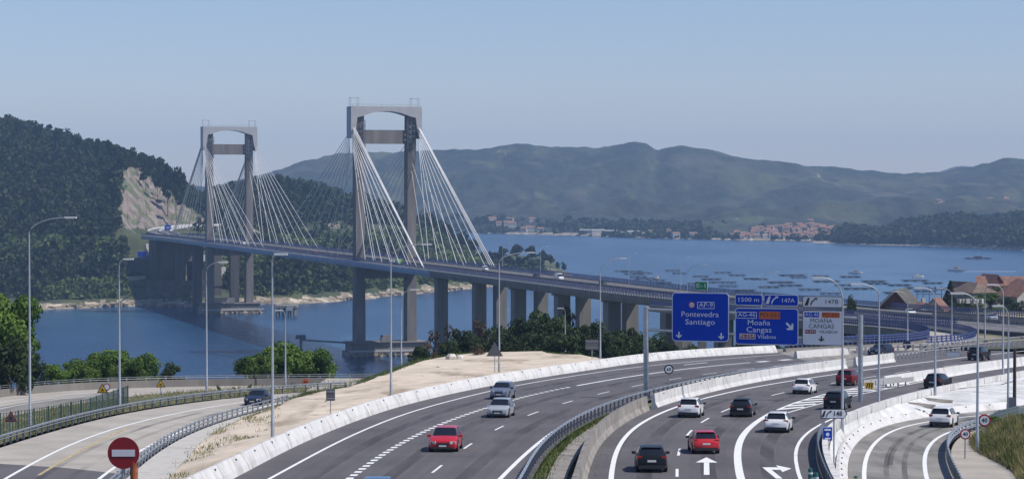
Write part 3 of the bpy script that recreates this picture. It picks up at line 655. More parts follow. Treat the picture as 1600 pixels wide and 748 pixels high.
def joints(parent, path, prof, step, name='joint'):
    p = resample(path, step); mb = None; f = None
    for i in range(1, min(len(p) - 1, 95)):
        t = p[i + 1] - p[i - 1]; t = Vector((t.x, t.y, 0)).normalized(); sd_ = Vector((t.y, -t.x, 0)); w_ = t * .025
        ring = [p[i] + sd_ * a + Vector((0, 0, b)) for a, b in prof]
        o = MB().prism([v - w_ - p[i] for v in ring], (0, 0, 0), w_ * 2).build(name, M['old_concrete'], parent); o.location = p[i] - parent.location
joints(wa, clip(Acurve, 108, ymaxA), [(-.76, -.3), (-.76, .96), (-.48, 1.01), (-.11, .36), (.01, .01), (.01, -.3)], 8)
joints(wb, clip(Bwall, 192, 266), [(a - .32 + (.01 if a > 0 else -.01), b + .01) for a, b in tj], 8)
joints(lw, clip(W1, 108, 340), [(-.01, -.2), (.02, .51), (.41, .51), (.47, -.2)], 7)
# ------------------------------------------------------------------ the cable-stayed bridge
P1 = Vector((-63.7, 1143, 0)); P2 = Vector((-188.4, 1524, 0))
U = (P2 - P1).normalized(); N = Vector((-U.y, U.x, 0))           # N points to the near-camera (left) side
def bp(base, s, w_, z): q = base + U * s + N * w_; return Vector((q.x, q.y, z))
ctrl = [(-264, 1735), (-234, 1660), (-188.4, 1524), (-126, 1333), (-63.7, 1143), (-1, 952), (40, 826), (76, 714), (90, 610), (99.5, 500), (113, 400), (128, 320)]
deck = resample(catmull([Vector((x, y, 0)) for x, y in ctrl], 12), 4)
for q in deck: q.z = P(q.y)
iB = max(i for i, q in enumerate(deck) if q.y > 690)
main = deck[:iB + 1]; upper = deck[iB:]
br = empty('cable_stayed_bridge', (P1.x, P1.y, 0), 0, 'long cable-stayed motorway bridge with two H-shaped towers crossing the strait', 'bridge')
bo = br.location
def bpart(mb, name, m, parent=br, smooth=False):
    o = mb.build(name, m, None, smooth); o.parent = parent; o.matrix_parent_inverse = Matrix.Translation(-bo); return o
# NB travel runs from the far abutment towards the camera: right of travel (+side) is the camera's left edge
HW = 17.2
bpart(MB().sweep([(-HW, -.05), (HW, -.05), (HW, -.25), (-HW, -.25)], main), 'roadway', M['deck_asphalt'])
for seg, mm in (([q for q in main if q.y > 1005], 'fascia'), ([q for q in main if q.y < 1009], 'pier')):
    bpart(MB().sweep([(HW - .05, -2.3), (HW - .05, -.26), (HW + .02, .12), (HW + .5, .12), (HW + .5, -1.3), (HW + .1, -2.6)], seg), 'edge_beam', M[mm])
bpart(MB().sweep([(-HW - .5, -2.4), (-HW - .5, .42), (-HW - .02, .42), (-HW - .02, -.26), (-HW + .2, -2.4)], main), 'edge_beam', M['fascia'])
bpart(MB().sweep([(-12.5, -.3), (-10.5, -3.6), (-6, -3.6), (-5, -.3)], main), 'girder', M['concrete'])
bpart(MB().sweep([(5, -.3), (6, -3.6), (10.5, -3.6), (12.5, -.3)], main), 'girder', M['concrete'])
bpart(MB().sweep([(HW - 2.2, -.3), (HW - 2, -2.8), (HW - .4, -2.6), (HW - .2, -.3)], main), 'girder', M['fascia'])
mb = MB()
for q in main[::2]: pass
for i in range(2, len(main) - 1, 2):
    t = (main[i + 1] - main[i]); mb.box(main[i] + Vector((0, 0, -1.4)), (HW * 2 - 1, .5, 2.0), math.atan2(t.y, t.x) + math.pi / 2)
bpart(mb, 'floor_beams', M['concrete'])
bpart(MB().sweep([(-.3, -.05), (-.12, .8), (.12, .8), (.3, -.05)], main), 'median_barrier', M['pier'])
lanes = MB()
for d in (-13.8, -10.3, 10.3, 13.8): 
    stripe(shift(main, d), .2, mb=lanes, dz=.0)
for d in (-3, -6.6, 3, 6.6): stripe(shift(main, d), .18, 0, 9e9, (4, 12), mb=lanes, dz=.0)
bpart(lanes, 'lane_lines', M['paint'])
def parapet(path, side, parent, step=2.0, white=False, mat_='blue', h=1.5, inv=None):
    p = shift(path, side); mbs = MB()
    for (a, b) in ((.85, 1.05), (1.25, 1.42), (h + .08, h + .28)):
        mbs.sweep([(-.06, a), (.06, a), (.06, b), (-.06, b)], p)
    o1 = mbs.build('blue_rail' if mat_ == 'blue' else 'handrail', M[mat_], None); pp = resample(p, step); m2 = MB(); m3 = MB()
    for i, q in enumerate(pp[:-1]):
        t = pp[i + 1] - q; rz = math.atan2(t.y, t.x)
        m2.box(q + Vector((0, 0, .4 + h / 2)), (.22, .16, h - .1), rz)
        if white: m3.box(q + t * .5 + Vector((0, 0, .45)), (step * .55, .34, .72), rz)
    o2 = m2.build('baluster', M[mat_], None); tag(o2, kind='stuff'); res = [o1, o2]
    if white: o3 = m3.build('kerb_block', M['light_steel'], None); tag(o3, kind='stuff'); res.append(o3)
    for o in res: o.parent = parent; o.matrix_parent_inverse = Matrix.Translation(-parent.location)
parapet([q for q in main if q.y > 1010], HW + .2, br, 2.4)
parapet([q for q in main if q.y <= 1014], HW + .2, br, 2.4, True)
parapet(main, -HW - .2, br, 2.4)
parapet(main, HW - 3.2, br, 3.0); parapet(main, -HW + 3.2, br, 3.0)
# towers
M['concrete_dark'] = M['concrete']
def tower(base):
    root = MB(); 
    for sgn in (1, -1):
        lw_, ll = 4.4, 6.6
        vs = []
        for z, a, b, c in ((0, 5.0, 7.4, 13.2), (52, 4.6, 6.8, 13.2), (122.5, 4.3, 6.0, 13.4)):
            for (i, j) in ((-1, -1), (1, -1), (1, 1), (-1, 1)): vs.append(bp(base, i * b / 2, sgn * c + j * a / 2, z))
        fs = [(3, 2, 1, 0), (8, 9, 10, 11)] + [(k * 4 + i, k * 4 + (i + 1) % 4, (k + 1) * 4 + (i + 1) % 4, (k + 1) * 4 + i) for k in (0, 1) for i in range(4)]
        leg = bpart(MB().add(vs, fs), 'tower_leg', M['concrete'])
        mbx = MB()
        for z in np.arange(60, 112, 6): mbx.box(bp(base, 0, sgn * (13.2 - 2.45), z), (1.0, .5, .7), math.atan2(U.y, U.x))
        for (s_, a) in ((-1, 1),):
            pass
        o = bpart(mbx, 'service_hatch', M['dark_steel'], leg); o.parent = leg; o.matrix_parent_inverse = Matrix.Translation(-bo)
        # maintenance frame above the leg
        f = MB(); q = [bp(base, 1.5, sgn * 15.6 + a, z) for a, z in ((-2, 124), (-2, 128.2), (2, 128.2), (2, 124))]
        q2 = [bp(base, -1.5, sgn * 15.6 + a, z) for a, z in ((-2, 124), (-2, 128.2), (2, 128.2), (2, 124))]
        f.tube(q, .14, 6); f.tube(q2, .14, 6); f.tube([q[1], q2[1]], .14, 6); f.tube([q[2], q2[2]], .14, 6)
        bpart(f, 'maintenance_frame', M['light_steel'])
        # lattice between leg and steel head
        g = MB()
        for z in np.arange(104, 117, 2.6): g.box(bp(base, -3.9, sgn * 12.8, z), (.5, 4.0, .5), math.atan2(U.y, U.x))
        for a in (11, 12.8, 14.6): g.box(bp(base, -3.9, sgn * a, 110), (.35, .35, 14), math.atan2(U.y, U.x))
        bpart(g, 'lattice_frame', M['dark_steel'])
    def beam(z0, z1, s0, s1, w0, name, m):
        mb = MB(); mb.add([bp(base, s, a, z) for z in (z0, z1) for (s, a) in ((s0, -w0), (s1, -w0), (s1, w0), (s0, w0))], [(3, 2, 1, 0), (4, 5, 6, 7), (0, 1, 5, 4), (1, 2, 6, 5), (2, 3, 7, 6), (3, 0, 4, 7)])
        bpart(mb, name, m)
    beam(105.5, 112.3, -2.6, 2.6, 11.1, 'cross_beam', M['concrete'])
    beam(38.6, 43.3, -2.8, 2.8, 11.0, 'cross_beam', M['concrete'])
    # bulky arched steel head, one span between the two legs and past them
    top = [(18.2, 123.9), (-18.2, 123.9)]
    inner = [(-18.2, 108), (-16.8, 108.5), (-15.8, 112), (-15.0, 118.4), (-12.5, 119.0), (-10, 119.9), (-7, 120.8), (-3.5, 121.4), (0, 121.6), (3.5, 121.4), (7, 120.8), (10, 119.9), (12.5, 119.0), (15.0, 118.4), (15.8, 112), (16.8, 108.5), (18.2, 108)]
    n = len(inner); a, b = -4.6, 4.6; mb = MB(); vs = []
    outer = [(-18.2, 100.5)] + [(w_, 123.9) if abs(w_) < 18 else (w_, 123.9) for w_, z in inner[1:-1]] + [(18.2, 100.5)]
    outer[0] = (-18.25, 112); outer[-1] = (18.25, 112)
    outer[1] = (-18.2, 123.9); outer[-2] = (18.2, 123.9)
    for s in (a, b):
        for (w_, z) in inner: vs.append(bp(base, s, w_, z))
        for (w_, z) in outer: vs.append(bp(base, s, w_, z))
    fs = []
    for k in range(n - 1):
        fs += [(k, k + 1, n + k + 1, n + k), (2 * n + k, 3 * n + k, 3 * n + k + 1, 2 * n + k + 1), (k, 2 * n + k, 2 * n + k + 1, k + 1), (n + k, n + k + 1, 3 * n + k + 1, 3 * n + k)]
    fs += [(0, n, 3 * n, 2 * n), (n - 1, 3 * n - 1, 4 * n - 1, 2 * n - 1)]
    head = bpart(mb.add(vs, fs), 'arched_head', M['light_steel'])
    hr = MB()
    for s in (-4.4, 4.4): hr.tube([bp(base, s, -17.5, 125), bp(base, s, 17.5, 125)], .07, 5)
    for w_ in np.arange(-17.5, 17.6, 2.5): hr.tube([bp(base, -4.4, w_, 123.9), bp(base, -4.4, w_, 125)], .06, 5)
    o = bpart(hr, 'handrail', M['light_steel'])
tower(P1); tower(P2)
# cables
def zd(q): return P(q.y) + .6
def cable(base, s_top, w_top, z_top, s_, w_, r):
    q = bp(base, s_, w_, 0); q.z = zd(q)
    o = MB().tube([bp(base, s_top, w_top, z_top), q], r, 8).build('stay_cable', M['cable'], None, smooth=40)
    o.parent = br; o.matrix_parent_inverse = Matrix.Translation(-bo)
for base, sg_main in ((P1, 1), (P2, -1)):
    for sgn in (1, -1):
        for dirn in (1, -1):
            mainside = dirn == sg_main
            ss = [34, 56, 78, 100, 122, 144, 166, 188] if mainside else [24, 40, 56, 72, 88, 103, 117]
            for i, s in enumerate(ss):
                t = (i + 1) / len(ss); cable(base, dirn * 3.6, sgn * 16.9, 101 + 10.5 * t, dirn * s, sgn * 16.1, .165 if not mainside else .155)
            if not mainside:
                for k in range(3): cable(base, dirn * 4.0, sgn * (16.4 + .45 * k), 113.6 - .3 * k, dirn * (127 + 1.3 * k), sgn * (15.6 + .5 * k), .23)
            for s, zt in ((45, 94), (90, 99), (130, 103)) if mainside else ((30, 92), (62, 97), (95, 102)):
                cable(base, dirn * 3.0, sgn * 13.2, zt, dirn * s, sgn * 12.6, .12)
# tower foundations
def island(base, name, m, label):
    root = empty(name, (base.x, base.y, 0), 0, label, 'tower foundation'); c0 = Vector((base.x, base.y, 0))
    def bx(s0, s1, w0, w1, z0, z1, nm, mt):
        mb = MB(); mb.add([bp(base, s, a, z) - c0 for z in (z0, z1) for (s, a) in ((s0, w0), (s1, w0), (s1, w1), (s0, w1))], [(3, 2, 1, 0), (4, 5, 6, 7), (0, 1, 5, 4), (1, 2, 6, 5), (2, 3, 7, 6), (3, 0, 4, 7)])
        return mb.build(nm, mt, root)
    bx(-8, 8, -21, 20, -2, 2.2, 'caisson', M['old_concrete']); bx(-6.6, 6.6, -19, 18.6, 2.2, 6.5, 'plinth', M['concrete'])
    bx(-8.6, -8.05, -21.5, 20.5, 2.4, 3.2, 'fender_beam', M['light_steel']); bx(-7.6, 7.6, -20, 19.6, 6.55, 6.95, 'walkway', M['pier'])
    bx(-7.9, -6.8, -2, 4, 6.96, 10.5, 'service_hut', M['concrete']); bx(-7.9, -6.7, -16, -9, 2.21, 5.2, 'pale_boulders', M['shore_rock']) if False else None
    mb = MB(); r_ = random.Random(3)
    for k in range(46):
        s_ = -8 - r_.random() * 1.8; a = -20 + 40 * r_.random(); mb.box(bp(base, s_, a, -.3 + r_.random() * 1.6) - c0, (1 + r_.random() * 1.4, 1 + r_.random(), .8 + r_.random()), r_.random() * 3)
    tag(mb.build('boulders', M['shore_rock'], root), kind='stuff')
island(P1, 'tower_foundation', None, 'massive concrete foundation standing in the water under the closer tower')
island(P2, 'tower_foundation', None, 'concrete foundation at the rocky shore under the more distant tower')
# row of approach piers
for Y, half in ((1003, 13.5), (953, 13.5), (903, 13.5), (853, 13.5), (803, 13.5), (753, 13.5), (703, 13.5)):
    i = min(range(len(deck)), key=lambda j: abs(deck[j].y - Y)); q = deck[i]; t = (deck[i + 1] - deck[i - 1]); rz = math.atan2(t.y, t.x)
    for sd_ in (half, -half):
        c = shift([deck[i - 1], q, deck[i + 1]], sd_)[1]; zt = P(Y) - 3.0; g = -4
        mb = MB().box((c.x, c.y, (zt + g) / 2), (5.0, 4.8, zt - g), rz)
        p = bpart(mb, 'pier', M['pier'])
        mb = MB().box((c.x, c.y, zt + .3), (3.4, 7.2, 1.4), rz); bpart(mb, 'pier_head', M['pier'], p).parent = p
# supports and abutment on the far bank
M['dark_pier'] = mat('stained_concrete', (.075, .068, .064), .9, var=.3, scale=.15, stretch=(1, 1, .2))
for (x, y, wd, ln, z0) in ((-206, 1590, 30, 5, -2), (-226, 1648, 30, 7, -1), (-252, 1705, 34, 16, 0)):
    zt = P(y) - 3.0; mb = MB()
    if ln < 7:
        for a in (-13, 13): mb.box(Vector((x, y, (zt + z0) / 2)) + N * a, (5, 6, zt - z0), math.atan2(U.y, U.x))
    elif ln == 7:
        for a in (-13, 0, 13): mb.box(Vector((x, y, (zt + z0) / 2)) + N * a, (8, 6, zt - z0), math.atan2(U.y, U.x))
        mb.box(Vector((x, y, 14)) , (9, 33, 3), math.atan2(U.y, U.x))
    else: mb.box(Vector((x, y, (zt + z0) / 2)), (ln, wd, zt - z0), math.atan2(U.y, U.x) + .15)
    bpart(mb, 'abutment' if ln > 10 else 'pier', M['dark_pier'])
# stepped retaining terraces under the far end
M['terrace'] = mat('dark_masonry', (.09, .085, .08), .9, var=.3, scale=.2)
te = empty('stepped_retaining_wall', (-222, 1650, 0), 0, 'dark stepped retaining walls on the far shore under the bridge end', 'retaining wall')
mb = MB()
for k, (x0, x1, y, z1) in enumerate(((-262, -214, 1640, 17), (-258, -216, 1632, 9), (-216, -196, 1618, 6), (-236, -222, 1662, 30))):
    mb.box(((x0 + x1) / 2, y, z1 / 2 - 1), (x1 - x0, 4, z1 + 2), .05)
o = mb.build('terrace_wall', M['terrace'], te, origin=(-222, 1650, 0)); o.location = (0, 0, 0)
# fender dolphin and service walkway in the strait
d0 = sea(448, 493)
dl = empty('fender_platform', (d0.x, d0.y, 0), 0, 'small square fender platform on piles standing in the strait', 'platform')
mb = MB().box((0, 0, 6.2), (14, 12, 1.6)); mb.build('platform_deck', M['old_concrete'], dl)
for i in range(4):
    for j in (-1, 1): MB().tube([(-5.6 + i * 3.7, j * 4.8, -2), (-5.6 + i * 3.7, j * 4.8, 5.4)], .8, 8).build('pile', M['concrete'], dl)
MB().box((2.5, -6.3, 5.2), (4, .3, 3.2)).build('white_board', M['light_steel'], dl)
MB().tube([(2.5, -6, 6.9), (2.5, -6, 12)], .12, 6).build('mast', M['light_steel'], dl)
wk = empty('service_walkway', bp(P1, 0, 21, 0), 0, 'thin service walkway on piles leading out from the foundation of the closer tower', 'walkway'); c0 = wk.location.copy()
a0 = bp(P1, 2, 19.6, 6.6); a1 = Vector((at(470, 522, 1160).x, 1160, 6.6))
MB().sweep([(-.8, -.5), (-.8, .3), (.8, .3), (.8, -.5)], [a0 - c0, a1 - c0]).build('walkway_deck', M['dark_steel'], wk)
for t in (1.0,):
    q = a0.lerp(a1, t) - c0; MB().tube([(q.x, q.y, -3), (q.x, q.y, 6.6)], .7, 8).build('pile', M['concrete'], wk)
MB().box(a1 - c0 + Vector((0, 0, 1.4)), (5, 3, 2)).build('dolphin', M['dark_steel'], wk)
# ------------------------------------------------------------------ upper motorway and hairpin ramp at the near end
UW = 17.2
rbx = MB().sweep([(-UW, -.05), (UW, -.05), (UW, -1.2), (-UW, -1.2)], upper).build('road', M['deck_asphalt']); tag(rbx, kind='structure')
m_ = MB()
for d in (-13.6, -10, 10, 13.6, 1.2, -1.2): stripe(shift(upper, d), .22, mb=m_, dz=.0)
for d in (-5.2, 5.2): stripe(shift(upper, d), .18, 0, 9e9, (4, 12), mb=m_, dz=.0)
tag(m_.build('road_markings', M['paint']), kind='structure')
def rail_thing(path, side, label, white=False, step=2.0, mat_='blue'):
    c = path[len(path) // 2]; r = empty('parapet', c, 0, label, 'parapet'); parapet(path, side, r, step, white, mat_); 
    k = MB().sweep([(side - .25, -1.4), (side - .25, .4), (side + .2, .42), (side + .28, -1.4)], path).build('kerb_beam', M['pier'], None)
    k.parent = r; k.matrix_parent_inverse = Matrix.Translation(-r.location); return r
rail_thing(upper, -UW - .1, 'blue railing along the seaward edge of the upper motorway by the red roofs', False, 1.8)
rail_thing([q for q in upper if q.y > 452], UW + .1, 'blue railing with pale kerb blocks between the upper motorway and the hairpin ramp', True, 1.8)
c = upper[len(upper) // 2]
tag(MB().sweep([(-.3, -.05), (-.12, .85), (.12, .85), (.3, -.05)], upper).build('concrete_barrier', M['old_concrete']), 'dark narrow concrete barrier along the middle of the upper motorway', 'barrier')
tag(MB().sweep([(-.3, -.05), (-.12, .7), (.12, .7), (.3, -.05)], shift([q for q in upper if q.y < 560], -8.2)).build('concrete_barrier', M['old_concrete']), 'weathered barrier between the seaward lanes of the upper motorway', 'barrier')
# piers under the upper motorway close to the hairpin
for Y in (655, 610):
    i = min(range(len(deck)), key=lambda j: abs(deck[j].y - Y)); q = deck[i]; t = deck[i + 1] - deck[i - 1]
    for sd_ in (13.5, -13.5):
        c = shift([deck[i - 1], q, deck[i + 1]], sd_)[1]; zt = P(Y) - 1.3; g = 30
        tag(MB().box((0, 0, (g - zt) / 2), (5.2, 5.2, zt - g), math.atan2(t.y, t.x)).box((0, 0, -.7), (4, 7, 1.2), math.atan2(t.y, t.x)).build('bridge_pier', M['pier']), 'plain concrete pier under the near end of the deck behind the signs', 'pier', 'piers behind the overhead signs').location = (c.x, c.y, zt)
hp = [(1035, 478), (1150, 488.5), (1250, 499), (1322, 507), (1380, 511), (1430, 516), (1466, 521), (1486, 527), (1489, 532.5), (1476, 537.5), (1440, 541), (1390, 543.5), (1320, 546.5), (1262, 550)]
hair = smoothp(resample(catmull([on(x, y, 0) for x, y in hp], 8), 2), 4, 3)
for q in hair: q.z = P(q.y) - .06
HWd = 3.6
o = MB().sweep([(-HWd, 0), (HWd, 0), (HWd, -.9), (-HWd, -.9)], hair).build('ramp', M['concrete_road']); tag(o, kind='structure')
inner = [i for i, q in enumerate(hair)]
rail_thing(hair, HWd + .1, 'blue railing round the inside of the hairpin ramp', False, 1.2)
rail_thing([q for q in hair[:int(len(hair) * .93)]], -HWd - .1, 'blue railing round the outside of the hairpin ramp', True, 1.8)
for i in range(10, int(len(hair) * .62), 14):
    q = hair[i]; tag(MB().box((0, 0, -8), (2.2, 2.2, 14)).build('bridge_pier', M['pier']), 'short square column under the hairpin ramp', 'pier', 'columns under the hairpin ramp').location = (q.x, q.y, q.z - .9)
# road on the far bank leaving the bridge under the rock face
fr = []
for (x, y, Y) in ((262, 366.5, 1770), (248, 362, 1830), (262, 357, 1880), (300, 353, 1925), (345, 352, 1960)):
    fr.append(at(x, y, Y))
fr = resample(catmull(fr, 6), 6)
tag(MB().sweep([(-9, 0), (9, 0), (9, -6), (-9, -6)], fr).build('road', M['deck_asphalt']), kind='structure')
for sd_, lab in ((-9, 'pale barrier on the outer edge of the road below the rock face'), (8.6, 'white barrier on the inner edge of the road below the rock face'), (0, 'pale central barrier of the road below the rock face')):
    tag(MB().sweep([(sd_, -.2), (sd_, 1.2), (sd_ + .5, 1.2), (sd_ + .5, -.2)], fr).build('concrete_barrier', M['white_wall']), lab, 'barrier')
for nm, pts_, wd in (('road', [(430, 396, 1890), (470, 391, 1930), (520, 389, 1960), (560, 391, 1975), (640, 396, 2010)], 12), ('track', [(330, 378, 1850), (345, 377, 1860), (380, 376.5, 1880), (420, 377, 1905)], 7)):
    q = resample(catmull([at(*p) for p in pts_], 6), 6); tag(MB().sweep([(-wd / 2, .6), (wd / 2, .6), (wd / 2, -5), (-wd / 2, -5)], q).build(nm, M['concrete_road']), kind='structure')
tag(MB().sweep([(0, 0), (0, 4.2), (2, 4.2), (2, 0)], [at(150, 411, 1738), at(178, 411, 1742), at(212, 411, 1748)]).build('retaining_wall', M['white_wall']), 'pale retaining wall among the trees low on the wooded hill', 'wall')
tag(MB().sweep([(0, -4), (0, .8), (6, .8), (6, -4)], [at(175, 438, 1694), at(200, 434, 1696), at(225, 432, 1700)]).build('track', M['concrete_road']), kind='structure')

# pale walls, terraces and rocks low on the far bank
for k, (xa, xb, y, Y, hgt, lab) in enumerate(((52, 92, 434, 1702, 3.5, 'pale cut bank glimpsed among the trees above the far shore'), (118, 140, 430, 1706, 2.5, 'short pale wall by the path among the trees of the far shore'), (308, 322, 424, 1705, 12, 'tall sunlit wall between the dark piers under the bridge end'),
    (318, 326, 452, 1668, 9, 'sunlit lower wall between the piers just above the water'), (334, 352, 428, 1716, 5, 'white sloping wall visible between the legs of the distant tower'), (270, 284, 392, 1752, 7, 'pale wall high under the bridge end'), (226, 233, 400, 1735, 9, 'narrow pale wall close to the abutment'), (560, 590, 434, 1850, 2.5, 'pale terrace in the bushes between the two towers'), (455, 492, 431, 1800, 2, 'faint pale terrace in the bushes past mid span'))):
    a_ = at(xa, y, Y); b_ = at(xb, y - 1, Y + 4); tag(MB().sweep([(0, -2), (0, hgt), (1.5, hgt), (1.5, -2)], [a_, a_.lerp(b_, .5), b_]).build('retaining_wall', M['gutter']), lab, 'wall')
rr_ = random.Random(8); mb = MB()
for _ in range(420):
    u = rr_.uniform(-60, 720); Y0 = [z for z in [0]][0]
    y = float(np.interp(u, [-100, 0, 100, 200, 300, 420, 500, 560, 620, 680, 720], [488, 485, 482, 478, 480, 474, 472, 467, 461, 456, 452])); Y = 84 * F / (y - 292) + rr_.uniform(-3, 8); x = (u - 800) / F * Y; s_ = rr_.uniform(.8, 3)
    mb.box((x, Y, rr_.uniform(-.2, 1.6)), (s_ * 1.8, s_, s_ * .8), rr_.random() * 3)
tag(mb.build('shore_boulders', M['shore_rock']), kind='stuff')
# ------------------------------------------------------------------ cars
M['lamp_clear'] = mat('headlight_glass', (.55, .57, .6), .1, spec=.8, metal=.4)
M['lamp_red'] = mat('tail_light', (.35, .012, .012), .15, spec=.7)
M['plate'] = mat('number_plate', (.62, .62, .6), .5)
M['rim'] = mat('alloy_rim', (.42, .43, .45), .3, metal=.8)
M['trim'] = mat('dark_trim', (.02, .02, .022), .6)
PAINT = {}
def paint_mat(name, col):
    if name not in PAINT: PAINT[name] = mat('car_paint_' + name, col, .35, metal=.25 if name in ('silver', 'grey_blue', 'grey') else 0, coat=.12 if name in ('black', 'navy', 'maroon') else .6, spec=.2 if name in ('black', 'navy', 'maroon') else .4)
    return PAINT[name]
COL = {'red': (.48, .012, .02), 'white': (.74, .74, .74), 'black': (.008, .009, .012), 'silver': (.42, .44, .46), 'grey_blue': (.16, .19, .26), 'navy': (.02, .03, .06), 'maroon': (.16, .01, .015), 'grey': (.07, .075, .085), 'steel_blue': (.07, .13, .24)}
KINDS = {
 'hatchback': [  # x, half width, z low, z belt, z top, half width of roof, zone
  (2.08, .52, .30, .55, .58, .44, 'h'), (2.03, .76, .22, .66, .70, .62, 'h'), (1.78, .86, .19, .77, .81, .70, 'h'), (1.40, .88, .18, .83, .91, .73, 'h'), (1.02, .89, .18, .87, .97, .76, 'w'),
  (.30, .89, .18, .89, 1.42, .64, 'r'), (-.25, .89, .18, .90, 1.485, .65, 'r'), (-.95, .89, .18, .91, 1.48, .64, 'r'), (-1.55, .88, .19, .93, 1.41, .62, 'b'), (-1.90, .86, .24, .93, 1.00, .68, 'h'), (-2.05, .82, .30, .80, .84, .68, 'h'), (-2.10, .74, .36, .60, .64, .62, 'h')],
 'suv': [
  (2.2, .58, .36, .70, .74, .48, 'h'), (2.13, .82, .28, .86, .90, .66, 'h'), (1.85, .91, .25, .97, 1.01, .74, 'h'), (1.40, .93, .24, 1.00, 1.08, .77, 'h'), (1.02, .94, .24, 1.02, 1.13, .80, 'w'),
  (.38, .94, .24, 1.03, 1.58, .69, 'r'), (-.25, .94, .24, 1.04, 1.65, .70, 'r'), (-1.1, .94, .24, 1.05, 1.65, .69, 'r'), (-1.80, .93, .25, 1.06, 1.57, .67, 'b'), (-2.08, .90, .30, 1.06, 1.12, .72, 'h'), (-2.2, .86, .36, .88, .93, .68, 'h'), (-2.24, .78, .42, .68, .72, .62, 'h')],
 'saloon': [
  (2.25, .54, .30, .52, .55, .46, 'h'), (2.19, .78, .22, .62, .66, .64, 'h'), (1.88, .89, .19, .73, .77, .72, 'h'), (1.4, .91, .18, .80, .87, .75, 'h'), (.98, .91, .18, .84, .93, .77, 'w'),
  (.28, .91, .18, .86, 1.37, .64, 'r'), (-.3, .91, .18, .87, 1.43, .65, 'r'), (-.8, .91, .18, .88, 1.41, .64, 'b'), (-1.45, .91, .18, .90, .99, .68, 'h'), (-2.0, .88, .22, .90, .95, .70, 'h'), (-2.2, .82, .30, .78, .82, .66, 'h'), (-2.26, .74, .36, .6, .64, .60, 'h')],
 'van': [
  (2.5, .70, .32, .85, .90, .60, 'h'), (2.42, .88, .28, 1.0, 1.06, .70, 'h'), (2.0, .95, .25, 1.15, 1.25, .78, 'w'), (1.35, .97, .24, 1.25, 2.1, .80, 'r'), (1.0, .98, .24, 1.28, 2.25, .84, 'r'),
  (.2, .98, .24, 1.3, 2.28, .86, 'p'), (-1.2, .98, .24, 1.3, 2.28, .86, 'p'), (-2.4, .97, .24, 1.3, 2.24, .86, 'p'), (-2.5, .92, .3, 1.3, 2.15, .8, 'h')]}
